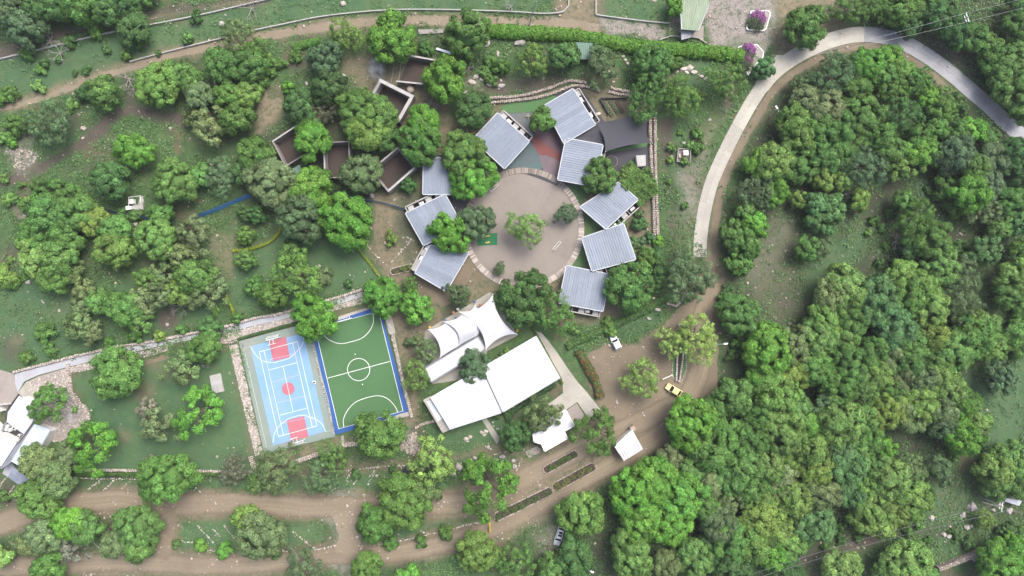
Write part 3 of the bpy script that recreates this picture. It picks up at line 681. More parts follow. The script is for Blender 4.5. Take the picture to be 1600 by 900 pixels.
# ------------------------------------------------------------------ classrooms
TR = {}
def edge_len(a, b): return (Vector(b[:2]) - Vector(a[:2])).length
def ribbed_panels(root, A, B, C, D, z0, z1, np_, mat, name='roof_panel', rib=.42, rh=.06):
    """panels side by side from edge A-B to edge D-C (ribs run A->D); z0 height at A-B, z1 at D-C"""
    A, B, C, D = [Vector(p[:2]) for p in (A, B, C, D)]
    for k in range(np_):
        mb = MB(); u0, u1 = k / np_, (k + 1) / np_ ; tone = random.uniform(.89, 1.10)
        wpan = (B - A).length / np_; nr = max(2, int(wpan / rib)); prof = []
        for r in range(nr):
            t0 = r / nr
            prof += [(t0, 0), (t0 + .55 / nr, 0), (t0 + .65 / nr, rh), (t0 + .9 / nr, rh)]
        prof.append((1.0, 0)); g = .006
        prof = [(g + t * (1 - 2 * g), h) for t, h in prof]
        top = []; n = len(prof)
        segs = 4
        for s_ in range(segs + 1):
            v = s_ / segs
            for t, h in prof:
                u = u0 + t * (u1 - u0); p = (A.lerp(B, u)).lerp(D.lerp(C, u), v); top.append((p.x, p.y, z0 + (z1 - z0) * v + h))
        fs = [(s_ * n + i, (s_ + 1) * n + i, (s_ + 1) * n + i + 1, s_ * n + i + 1) for s_ in range(segs) for i in range(n - 1)]
        a, b, c = [Vector(top[j]) for j in fs[0][:3]]
        if (b - a).cross(c - a).z < 0: fs = [tuple(reversed(f)) for f in fs]
        mb.add(top, fs, tone)
        q = [A.lerp(B, u0 + g * .1), A.lerp(B, u1 - g * .1), D.lerp(C, u1 - g * .1), D.lerp(C, u0 + g * .1)]
        mb.prism(q, min(z0, z1) - .10, [z0 - .012, z0 - .012, z1 - .012, z1 - .012], tone)
        mb.build(name, mat, root)

def inset(q, d):
    c = sum((Vector(p[:2]) for p in q), Vector((0, 0))) / len(q)
    return [Vector(p[:2]) + (c - Vector(p[:2])).normalized() * d for p in q]

def classroom(quad, svc, label, clutter, sw=1.7, zr=3.6):
    """quad: roof corners in the photo, in order; svc: index of the service edge (corner svc to svc+1)"""
    q = [W(x, y, zr) for x, y in quad]; q = q[svc:] + q[:svc]           # service edge now 0-1
    c = sum(q, Vector()) / 4
    root = empty('classroom', (c.x, c.y, 0), label, 'classroom', 'grey roofed classrooms round the plaza')
    q = [Vector((p.x - c.x, p.y - c.y)) for p in q]
    out = ((q[0] + q[1]) / 2).normalized(); along = (q[1] - q[0]).normalized()
    nrm = Vector((-along.y, along.x));  nrm = nrm if nrm.dot(out) > 0 else -nrm
    ribbed_panels(root, q[0], q[1], q[2], q[3], zr, zr - .55, 9, M['tin_roof'])
    # fascia along the four edges
    f = MB(); z = [zr, zr, zr - .55, zr - .55]
    for i in range(4):
        a, b = q[i], q[(i + 1) % 4]; d = (b - a).normalized(); nn = Vector((d.y, -d.x)); nn = nn if nn.dot((a + b) / 2) > 0 else -nn
        za, zb = z[i], z[(i + 1) % 4]
        f.prism([a + nn * .02, b + nn * .02, b + nn * .22, a + nn * .22], min(za, zb) - .35, [za + .07, zb + .07, zb + .07, za + .07])
    f.build('fascia', M['tin_trim'], root)
    w_ = inset(q, 1.0); wall = MB()
    for i in range(4):
        a, b = w_[i], w_[(i + 1) % 4]
        wall.strip([a, b], 0, min(z[i], z[(i + 1) % 4]) - .36, .25)
    wall.build('wall', M['white_paint'], root)
    MB().prism(inset(q, .6), 0, .12).build('floor', M['concrete'], root)
    # openings on the plaza side
    a, b = w_[2], w_[3]; ang = math.atan2((b - a).y, (b - a).x); nn = -nrm
    for k in range(4):
        p = a.lerp(b, (k + .5) / 4) + nn * .14; L = (b - a).length / 4 * .72
        if k == 1: MB().box((p.x, p.y, 1.05), (.95, .06, 2.1), ang).build('door', M['wood'], root)
        else:
            wf = MB().box((p.x, p.y, 1.6), (L, .06, 1.25), ang).build('window', M['tin_trim'], root); pp = p + nn * .035
            MB().box((pp.x, pp.y, 1.6), (L - .12, .03, 1.1), ang).build('pane', M['glass'], wf)
    # service yard with parapet
    s0, s1 = q[0].lerp(q[1], .04), q[0].lerp(q[1], .97); o0, o1 = s0 + nrm * sw, s1 + nrm * sw
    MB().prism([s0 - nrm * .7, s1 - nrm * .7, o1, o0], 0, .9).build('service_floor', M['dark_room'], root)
    pw = MB()
    pw.strip([o0, o1], 0, 2.5, .25).strip([s0 + nrm * .1, o0 - nrm * .15], 0, 2.48, .22).strip([s1 + nrm * .1, o1 - nrm * .15], 0, 2.46, .22)
    for t in (.35, .68): pw.strip([s0.lerp(s1, t) + nrm * .1, o0.lerp(o1, t) - nrm * .15], 0, 2.2, .14)
    pw.build('parapet', M['shell_cap'], root)
    for t, kind in clutter:
        p = s0.lerp(s1, t) + nrm * (sw * .52); an = math.atan2(along.y, along.x)
        if kind == 'a':
            u = MB().box((p.x, p.y, 1.35), (1.25, .62, .75), an).build('air_conditioner', M['white_paint'], root)
            g = p + nrm * .325; MB().tube([(g.x, g.y, 1.35), (g.x + nrm.x * .04, g.y + nrm.y * .04, 1.35)], .28, 12).build('fan_grille', M['black'], u)
        elif kind == 's': MB().box((p.x, p.y, 2.05), (1.5, 1.15, .1), an).build('slab_cover', M['shell_cap'], root)
        elif kind == 't':
            MB().tube([(p.x, p.y, .9), (p.x, p.y, 2.1), (p.x, p.y, 2.3), (p.x, p.y, 2.36)], [.55, .55, .3, .15], 14).build('water_tank', M['black'], root)
    return root
classroom(P('777.5,176.7 826.7,220.8 788.3,262.5 739,216.7'), 0, 'grey roofed classroom above left of plaza, beside the teal paving', [(.1, 's'), (.28, 'a'), (.5, 's'), (.72, 's'), (.9, 't')])
classroom(P('895,139 930,194.5 881.7,223 851,164'), 0, 'topmost grey roofed classroom, below the terrace walls', [(.1, 's'), (.27, 'a'), (.74, 'a'), (.92, 't')])
classroom(P('941.7,226.7 929,291 872,280 884.7,215.5'), 0, 'grey roofed classroom left of the black trampoline', [(.2, 'a'), (.4, 's'), (.7, 'a')], 1.1)
classroom(P('946.6,357.4 996.4,312 966.8,284.5 907.3,322.8'), 0, 'ribbed grey classroom below the vine covered shelter', [(.2, 'a'), (.55, 's'), (.82, 'a')])
classroom(P('993,405 925.3,423 909.8,371.7 974.7,349.5'), 0, 'grey roofed classroom at the right of the small plaza goal', [(.1, 't'), (.35, 's'), (.85, 's')], 1.9)
classroom(P('941.7,486 873.5,473 885.7,415.2 953.3,429.2'), 0, 'lowest grey roofed classroom, nearest the parking yard', [(.1, 's'), (.3, 'a'), (.45, 's'), (.75, 't')], 1.6)
classroom(P('662,250 723,243 725.3,303 660.7,302.7'), 0, 'bluish grey classroom half under a tree, left of plaza top', [(.3, 'a'), (.55, 's')], 1.2)
classroom(P('634,333.3 695.3,304 722.8,354 661.5,382.8'), 0, 'grey roofed classroom at the end of the blue tarp fence', [(.12, 's'), (.4, 'a'), (.6, 's'), (.85, 'a')])
classroom(P('648.7,426.3 672,383.5 732,394.8 696.8,454.8'), 0, 'bluish grey classroom beside the narrow planter, lower left of plaza', [(.1, 's'), (.3, 's'), (.5, 'a'), (.7, 's'), (.9, 'a')], 1.5)

# shade sail, trampoline, shelter box, vegetable beds
def sail(name, pts, zs, label, mat):
    root = empty(name, W(*pts[0]), label, 'shade sail'); o = root.location.copy()
    C = [W(x, y, z) - o for (x, y), z in zip(pts, zs)]; n = 14; vs = []; fs = []
    mid = sum(C, Vector()) / 4
    for j in range(n + 1):
        for i in range(n + 1):
            u, v = i / n, j / n; p = C[0].lerp(C[1], u).lerp(C[3].lerp(C[2], u), v)
            e_ = (1 - 4 * (u - .5) ** 2) * abs(2 * v - 1) ** 3 + (1 - 4 * (v - .5) ** 2) * abs(2 * u - 1) ** 3; p += (mid - p) * .13 * e_; p.z -= .5 * math.sin(math.pi * u) * math.sin(math.pi * v); vs.append(p)
    fs = [(j * (n + 1) + i, j * (n + 1) + i + 1, (j + 1) * (n + 1) + i + 1, (j + 1) * (n + 1) + i) for j in range(n) for i in range(n)]
    MB().add(vs, fs).build('cloth', M[mat], root, True)
    for c_ in C: MB().tube([(c_.x, c_.y, 0), (c_.x, c_.y, c_.z + .25)], .07, 8).build('post', M['steel'], root)
sail('shade_sail', P('931,191 993,177 1019,223 946,237'), [3.6, 4.2, 3.2, 3.9], 'large dark grey shade sail over the play yard', 'sail')
sail('shade_sail', P('896,217 931,196 949,236 938,226'), [2.5, 2.9, 2.7, 2.4], 'smaller grey shade sail wedged between two classrooms', 'rubber')
sheet('grass_strip', P('948,236 1013,222 1010,229 955,238'), .03, M['turf'])
tag(MB().strip([W(721, 213).to_2d(), W(742, 208).to_2d()], .0, .5, .35).build('barrier_beam', M['yellow']), 'yellow beam barrier left of the top left classroom', 'barrier')
sheet('red_paving', P('896,133 902,135 904,142 899,142'), .03, M['rubber_red'])
def rocker():
    o = empty('play_rocker', W(825, 182), 'small grey four-armed play rocker on the slate paving', 'play rocker'); m = MB().tube([(-.7, 0, .45), (.7, 0, .45)], .13, 8).tube([(0, -.7, .45), (0, .7, .45)], .12, 8); m.build('arms', M['tan_block'], o); MB().tube([(0, 0, 0), (0, 0, .5)], .15, 8).build('spring', M['steel'], o)
rocker()
for x, y, lb in ((764, 346, 'upper yellow play block right of the grey-green tree by the mat'), (762, 369, 'upper yellow play block on the green mat edge'), (762, 379, 'lower yellow play block on the green mat edge')):
    o = tag(MB().box((0, 0, .3), (1.1, .35, .5), .2).box((.25, 0, .62), (.35, .3, .14), .2).build('play_block', M['yellow']), lb, 'play block'); o.location = W(x, y)
def trampoline():
    c = W(955, 253); o = empty('trampoline', c, 'round black trampoline under the tree beside a classroom', 'trampoline')
    pts = [(1.5 * math.cos(a), 1.5 * math.sin(a), .8) for a in np.linspace(0, 2 * math.pi, 25)]
    MB().tube(pts, .05, 6).build('rim', M['pole'], o)
    MB().add([(1.48 * math.cos(a), 1.48 * math.sin(a), .79) for a in np.linspace(0, 2 * math.pi, 24, endpoint=False)], [tuple(range(24))]).build('jumping_mat', M['black'], o)
    for k in range(4):
        a = k * math.pi / 2 + .4; MB().tube([(1.5 * math.cos(a), 1.5 * math.sin(a), .8), (1.6 * math.cos(a), 1.6 * math.sin(a), 0)], .04).build('leg', M['steel'], o)
trampoline()
def hut(quad, z, label, roofmat, wallmat, name='hut', cat='hut', eave=.25, parap=0.0, np_=0):
    q = [W(x, y, z) for x, y in quad]; c = sum(q, Vector()) / len(q); root = empty(name, (c.x, c.y, 0), label, cat)
    q = [Vector((p.x - c.x, p.y - c.y)) for p in q]
    if np_: ribbed_panels(root, q[0], q[1], q[2], q[3], z, z - .3, np_, M[roofmat])
    else: MB().prism(q, z - .2, z).build('roof', M[roofmat], root)
    if parap:
        pr = MB()
        for i in range(len(q)):
            a, b = q[i], q[(i + 1) % len(q)]; d = (b - a).normalized(); pr.strip([a + d * .1, b - d * .1], z + .002, z + parap + .003 * i, .32)
        pr.build('parapet', M['grey_tin'], root)
    wl = MB(); iw = inset(q, eave + .1)
    for i in range(len(iw)): wl.strip([iw[i], iw[(i + 1) % len(iw)]], 0, z - (.42 if np_ else .22), .2)
    wl.build('wall', M[wallmat], root)
    a, b = iw[0], iw[1]; p = a.lerp(b, .5); an = math.atan2((b - a).y, (b - a).x); d = Vector((math.sin(an), -math.cos(an))); d = d if d.dot(p) > 0 else -d
    p = p + d * .12; MB().box((p.x, p.y, 1.0), (.9, .06, 2.0), an).build('door', M['wood'], root)
    return root
hut(P('994,243 1009,242 1009,259 996,260'), 2.3, 'small white topped storage box under the shade sail end', 'shell_cap', 'white_paint', 'storage_box', 'shed', .05)
def veg():
    o = tag(MB().strip([W(*p).to_2d() for p in P('937,155 951,180')], 0, .9, .25).strip([W(*p).to_2d() for p in P('937.8,154.5 980,154')], 0, .88, .25).build('garden_fence', M['black']), 'low dark fence round the vegetable beds', 'fence')
    for k, (a, b, mt, lb) in enumerate((('941,158 957,182', None, 'turf', 'leftmost green vegetable bed inside the dark fence'), ('953,158 966,178', None, 'turf', 'middle green vegetable bed with a white pot'), ('963,158 974,177', None, 'room_soil', 'rightmost bare vegetable bed beside the feathery tree'))):
        q = [W(*p).to_2d() for p in P(a)]
        bed = tag(MB().strip(q, 0, .22, 1.0).build('garden_bed', M['room_soil']), lb, 'garden bed')
        if mt == 'turf':
            mb = MB()
            for p in resample(q, .3):
                for _ in range(3):
                    x, y = p[0] + random.uniform(-.4, .4), p[1] + random.uniform(-.4, .4); a_ = random.uniform(0, 6.3)
                    mb.add([(x + .16 * math.cos(a_), y + .16 * math.sin(a_), .36), (x - .14 * math.sin(a_), y + .14 * math.cos(a_), .25), (x - .16 * math.cos(a_), y - .16 * math.sin(a_), .38), (x + .14 * math.sin(a_), y - .14 * math.cos(a_), .26)], [(0, 1, 2, 3)], random.uniform(.8, 1.5))
            mb.build('crop', M['turf'], bed)['kind'] = 'stuff'
veg()

# ------------------------------------------------------------------ unfinished roofless rooms
def shell(quad, label, h=3.4, th=.32, skip=(), caps=(0, 1, 2, 3)):
    q = [W(x, y, h) for x, y in quad]; c = sum(q, Vector()) / 4; root = empty('unfinished_room', (c.x, c.y, 0), label, 'unfinished building', 'roofless block rooms')
    q = [Vector((p.x - c.x, p.y - c.y)) for p in q]
    MB().prism(q, 0, .06).build('floor', M['room_soil'], root)
    for i in range(4):
        if i in skip: continue
        a, b = q[i], q[(i + 1) % 4]; d = (b - a).normalized()
        wl = MB(); L = (b - a).length; hh = h + .01 * i
        a2, b2 = a + d * (th / 2 if i % 2 else -th / 2), b - d * (th / 2 if i % 2 else -th / 2)
        n = max(2, int(L / 2.4)); ang = math.atan2(d.y, d.x)
        wo = wl.strip([a2, b2], 0, hh, th).build('wall', M['shell_wall'], root)
        # courses of block proud of the wall face
        cs = MB()
        for z in np.arange(.6, h - .2, .8): cs.strip([a2, b2], z, z + .06, th + .03)
        cs.build('block_course', M['mortar'], wo)
        if i in caps: MB().strip([a2, b2], hh, hh + .08, th + .12).build('cap_beam', M['shell_cap'], wo)
        for k in range(n):
            p = a.lerp(b, (k + .5) / n)
            if i == 2: MB().box((p.x, p.y, 1.6), (1.0, th + .06, 1.1), ang).build('window_opening', M['black'], wo)
    return root
shell(P('594.7,126 644,150.7 622.7,188 573.4,163'), 'roofless room with white wall tops below the smoke', 3.6, .75, caps=(0, 1))
shell(P('636,86 680,94 670,132 620,127'), 'broken roofless room with a missing left wall, under bright trees', 2.6, .26, skip=(3,), caps=(0, 2))
shell(P('621,231 648,262 606.6,298.6 580,266'), 'roofless room left of the small round tree, pale thick lower wall', 3.6, .42, caps=(1,))
shell(P('506,223 545,221 546,275 508,279'), 'dark roofless room between two big trees, centre left', 3.2, .24, caps=(3,))
shell(P('426,221 470,192 490,232 446,260'), 'leftmost dark roofless room, above the green tin roof', 3.2, .24, caps=(0,))
hut(P('446,270 468,257 484,286 460,299'), 2.6, 'green tin roofed hut squeezed between trees and dark room', 'teal_tin', 'shell_wall', 'tin_hut', 'hut', np_=4)
hut(P('900,66 926,67 926,92 900,92'), 2.8, 'grey green tin shed against the clipped hedge', 'teal_tin', 'dark_room', 'tin_shed', 'shed', np_=4)
tag(MB().prism([W(*p, .6).to_2d() for p in P('682,74 705,81 704,85 681,77')], .5, .62).build('tin_sheet', M['blue_tin']), 'pale blue tin sheet lying near the tree by the hedge', 'tin sheet')
tag(MB().tube([W(642, 141) + Vector((0, 0, z)) for z in (0, .2, 1.0, 1.25, 1.35)], [.8, 1.0, .95, .6, .25], 14).build('clay_jar', M['tan_block'], None, True), 'round brown tank between two roofless rooms', 'tank')
def debris(pts, label):
    mb = MB()
    for a, b in zip(pts[:-1], pts[1:]): mb.tube([W(*a) + Vector((0, 0, .15)), W(*b) + Vector((0, 0, .4))], .12, 6)
    tag(mb.build('timber_pole', M['dead_wood']), label, 'timber')
debris(P('616,103 611,130'), 'long timber pole lying left of the broken roofless room')
debris(P('627,100 623,126'), 'timber pole at the open side of broken roofless room')

# ------------------------------------------------------------------ tensile canopy, slab roof, great white roof
def coons(curves, n=18, bulge=0.0):
    """curves: bottom(0->1), right(1->2), top(3->2), left(0->3) as functions t->Vector"""
    b, r, t, l = curves; P00, P10, P01, P11 = b(0), b(1), t(0), t(1); vs = []
    for j in range(n + 1):
        for i in range(n + 1):
            u, v = i / n, j / n
            p = b(u) * (1 - v) + t(u) * v + l(v) * (1 - u) + r(v) * u - (P00 * (1 - u) * (1 - v) + P10 * u * (1 - v) + P01 * (1 - u) * v + P11 * u * v)
            p.z += bulge * math.sin(math.pi * u) * math.sin(math.pi * v); vs.append(p)
    fs = [(j * (n + 1) + i, j * (n + 1) + i + 1, (j + 1) * (n + 1) + i + 1, (j + 1) * (n + 1) + i) for j in range(n) for i in range(n)]
    return vs, fs
def curve(a, b, sag, dz=0.0):
    m = (a + b) / 2 + sag
    return lambda t: (a * (1 - t) ** 2 + m * 2 * t * (1 - t) + b * t * t) + Vector((0, 0, dz * math.sin(math.pi * t)))
def canopy():
    o = W(740, 515); root = empty('tensile_canopy', o, 'big white tensile tent canopy above the long slab roof', 'canopy')
    def V(x, y, z): return W(x, y, z) - o
    A, B = V(770, 460, 6.6), V(807, 522, 4.2)
    Hh = V(718, 488, 4.4)
    G, F, E = V(694, 503, 4.2), V(670, 515, 4.0), V(688, 558, 3.9)
    i2 = lambda x, y: Vector((x * S, -y * S, 0))
    bays = [
        (curve(V(717, 487, 5.0), A, i2(8, 16)), curve(A, B, i2(-14, 8)), curve(V(759, 546, 4.4), B, i2(-2, -13)), curve(V(717, 487, 5.0), V(759, 546, 4.4), i2(20, -8), 1.0)),
        (curve(G, V(722, 490, 4.7), i2(8, 4)), curve(V(724, 489, 4.5), V(746, 524, 4.1), i2(26, -10), .7), curve(V(717, 540, 4.0), V(744, 523, 4.2), i2(0, 0)), curve(G, V(717, 540, 4.0), i2(18, -8), 1.7)),
        (curve(F, V(697, 504, 3.9), i2(4, 5)), curve(V(698, 503, 3.8), V(720, 539, 3.7), i2(24, -10), .3), curve(E, V(719, 539, 3.8), i2(0, -1)), curve(F, E, i2(12, 0)))]
    for cv in bays:
        vs, fs = coons(cv, 18, .9); ob = MB().add(vs, fs).build('membrane', M['membrane'], root, True)
    for p, m in ((A, 8.2), (B, 4.6), (V(759, 546, 4.4), 4.5), (Hh, 4.6), (G, 4.4), (F, 4.2), (E, 4.2), (V(742, 478, 5), 5.2)):
        MB().tube([(p.x, p.y, 0), (p.x * 1.01, p.y * 1.01, m)], .11, 8).build('mast', M['white_paint'], root)
    for p, q in ((A, V(765, 455, 0)), (B, V(811, 525, 0)), (F, V(664, 513, 0)), (G, V(690, 497, 0)), (Hh, V(714, 482, 0)), (V(742, 478, 5), V(740, 470, 0))):
        MB().tube([p, q], .035, 5).build('guy_rope', M['steel'], root)
    vs, fs = coons((curve(V(722, 490, 4.9), V(742, 478, 5.2), i2(3, 6)), curve(V(742, 478, 5.2), V(752, 485, 4.9), i2(-1, 2)), curve(V(730, 500, 5.1), V(752, 485, 4.9), i2(0, 0)), curve(V(722, 490, 4.9), V(730, 500, 5.1), i2(0, 0))), 8, .1)
    MB().add(vs, fs).build('membrane', M['membrane'], root, True)
    sheet('canopy_paving', P('664,517 766,456 772,462 809,524 762,548 745,590 676,600 660,572'), .03, M['concrete'], thick=.03)
canopy()
hut(P('663.5,576 747.5,525.5 760,544 673.4,597'), 3.4, 'long white slab roof kitchen beside the tent canopy', 'white_roof', 'white_paint', 'slab_roof_building', 'building', .5, .22)
def market_flag(x, y, c, k, lb):
    o = empty('play_post', W(x, y), lb, 'post', 'small coloured posts round the tent canopy')
    MB().tube([(0, 0, 0), (0, 0, 1.1)], .06, 8).build('stem', M['steel'], o)
    MB().tube([(0, 0, 1.1), (0, 0, 1.25), (0, 0, 1.4), (0, 0, 1.5)], [.2, .38, .3, .1], 10).build('cap', M[c], o)
for x, y, c, lb in ((742, 471, 'blue_paint', 'blue capped post above the tent canopy middle'), (751, 476, 'orange', 'orange capped post near the tent canopy top'), (696, 500, 'blue_paint', 'blue capped post at the left tent scallop'), (694, 509, 'blue_paint', 'lower blue capped post at left tent scallop'), (713, 497, 'blue_paint', 'blue capped post between two tent scallops'), (709, 488, 'orange', 'orange capped post on paving edge above tent'), (716, 483, 'white_paint', 'white capped post on paving edge above tent'), (672, 511, 'yellow', 'yellow capped post at the left tent corner'), (775, 461, 'yellow', 'yellow capped post beside the tent top corner'), (789, 482, 'orange', 'upper orange capped post right of the tent'), (796, 494, 'orange', 'lower orange capped post right of the tent'), (808, 516, 'yellow', 'yellow capped post near tent right corner'), (673, 564, 'blue_paint', 'blue capped post left of the slab roof')):
    market_flag(x, y, c, 0, lb)

def great_roof():
    z = 5.2; P4 = lambda s, h=z: [W(x, y, h) for x, y in P(s)]
    L = P4('672,621 751.5,575 783,645 702,671'); Rq = P4('753,574 838,524.5 875.5,590 785.5,644'); c = W(770, 600)
    root = empty('assembly_hall', c, 'large bright white roofed hall in two halves, below the tent', 'building')
    loc = lambda q: [Vector((p.x - c.x, p.y - c.y)) for p in q]
    Lq, Rr = loc(L), loc(Rq)
    ribbed_panels(root, Lq[0], Lq[1], Lq[2], Lq[3], z, z - .5, 8, M['white_roof'], rib=.9, rh=.03)
    ribbed_panels(root, Rr[0], Rr[1], Rr[2], Rr[3], z, z - .5, 9, M['white_roof'], rib=.9, rh=.03)
    MB().prism([Lq[1] + Vector((.02, 0)), Rr[0] - Vector((.02, 0)), Rr[3] - Vector((.02, 0)), Lq[2] + Vector((.02, 0))], z - 1.0, z - .72).build('ridge_gutter', M['grey_tin'], root)
    wl = MB()
    for q in (inset(Lq, 1.2), inset(Rr, 1.2)):
        for i in range(4): wl.strip([q[i], q[(i + 1) % 4]], 0, z - .75, .25)
    wl.build('wall', M['white_paint'], root)
    f = MB()
    for q in (Lq, Rr):
        a, b = q[3], q[2]; d = (b - a).normalized(); n = Vector((d.y, -d.x)); f.strip([a + n * .12, b + n * .12], z - .9, z - .42, .14)
    f.build('fascia', M['tin_trim'], root)
    # lean-to at the left end with a translucent pane roof
    z2 = 3.6; E = loc(P4('661,625 672.5,619 703,671.5 691.5,676.5', z2))
    MB().prism(E, z2 - .3, z2).build('porch_roof', M['concrete'], root)
    wl = MB(); q = inset(E, .5)
    for i in range(4): wl.strip([q[i], q[(i + 1) % 4]], 0, z2 - .31, .18)
    wl.build('porch_wall', M['shell_cap'], root)
    G = loc(P4('667,628 673,625 691,654 683.5,658', z2 + .03))
    fr = MB().prism(G, z2 + .002, z2 + .14).build('skylight', M['white_paint'], root)
    A, B, C, D = G
    for k in range(6):
        u0, u1 = (k + .08) / 6, (k + .92) / 6; e = .08
        qd = [A.lerp(D, u0).lerp(B.lerp(C, u0), e), A.lerp(D, u0).lerp(B.lerp(C, u0), 1 - e), A.lerp(D, u1).lerp(B.lerp(C, u1), 1 - e), A.lerp(D, u1).lerp(B.lerp(C, u1), e)]
        MB().prism(qd, z2 + .13, z2 + .17).build('pane', M['blue_tin'], fr)
    b = loc(P4('684,660 692,656 702,670 692,675', z2))
    mb = MB()
    for k in range(6): u = (k + .5) / 6; mb.strip([b[0].lerp(b[3], u), b[1].lerp(b[2], u)], z2 + .002, z2 + .09, .12)
    mb.build('slat', M['grey_tin'], root)
great_roof()
sheet('concrete_plaza', P('832,516 846,520 858,534 872,553 886,574 902,596 918,614 940,642 921,656 902,628 876,646 856,632 880,614 878,592 862,564 842,530'), .05, M['concrete'], thick=.05)
sheet('pebble_patch', P('876,648 901,630 914,650 900,664 886,652'), .03, M['gravel'])
sheet('garden_walk', P('754,656 759,654 776,685 772,690 784,683 780,680 776,682'), .03, M['concrete'])
sheet('garden_walk', P('753,656 760,653 782,686 776,694'), .034, M['concrete'])
sheet('pebble_patch', P('821,706 838,697 850,704 826,716'), .03, M['gravel'])

def flat_building(polys, z, label, mat, name='office', cat='building'):
    c = W(*polys[0][0]); root = empty(name, c, label, cat)
    q = [Vector((W(x, y, z) - c)[:2]) for x, y in polys[0]]
    MB().prism(q, z - .25, z).build('roof', M[mat], root)
    rim = MB()
    for i in range(len(q)):
        a, b = q[i], q[(i + 1) % len(q)]; d = (b - a).normalized(); rim.strip([a + d * .12, b - d * .12], z + .002, z + .12 + .002 * i, .16)
    rim.build('parapet', M['white_paint'], root)
    wl = MB(); iw = inset(q, .9)
    for i in range(len(iw)): wl.strip([iw[i], iw[(i + 1) % len(iw)]], 0, z - .26, .2)
    wl.build('wall', M['white_paint'], root)
    for k, i in enumerate(range(0, len(iw), 2)):
        a, b = iw[i], iw[(i + 1) % len(iw)]; d = (b - a)
        if d.length < 2: continue
        p = a.lerp(b, .5); an = math.atan2(d.y, d.x)
        wf = MB().box((p.x, p.y, 1.6), (1.6, .3, 1.2), an).build('window', M['tin_trim'], root); MB().box((p.x, p.y, 1.6), (1.45, .34, 1.05), an).build('pane', M['glass'], wf)
    return root
flat_building([P('834,690 846,694 851,705.5 887,685 882,674 898,665 884,640 866,650 848,660 832,676')], 3.6, 'white roofed office half hidden under loose green trees', 'white_roof')
def gate_shed():
    z = 3.4; c = W(982, 695); root = empty('gate_shed', c, 'small white gate shed on the drive, ribbed lower half', 'shed')
    q = [Vector((W(x, y, z) - c)[:2]) for x, y in P('987.7,671 959.6,697 974.7,720.7 1005,702')]
    A, D, C2, B = q           # A top, D left, C2 bottom, B right
    m0, m1 = A.lerp(B, .5), D.lerp(C2, .5)
    MB().prism([A, m0 - (m0 - A) * .004, m1 - (m1 - D) * .004, D], z - .1, z).build('flat_roof', M['white_roof'], root)
    ribbed_panels(root, m0.lerp(m1, 0), m0.lerp(m1, 1), D.lerp(C2, 1), A.lerp(B, 1), z + .03, z - .15, 4, M['white_roof'], rib=.55, rh=.16)
    for p in inset(q, .5): MB().tube([(p.x, p.y, 0), (p.x, p.y, z - .25)], .1, 8).build('post', M['steel'], root)
    iw = inset(q, .6); wl = MB().strip([iw[0], iw[1]], 0, z - .26, .2).strip([iw[1], iw[1].lerp(iw[2], .4)], 0, z - .27, .18); wl.build('wall', M['white_paint'], root)
    b = [Vector((W(x, y, 2.2) - c)[:2]) for x, y in P('984,669 990,665 994,671 988,675')]
    MB().prism(b, 0, 2.2).build('block_pillar', M['tan_block'], root)
gate_shed()

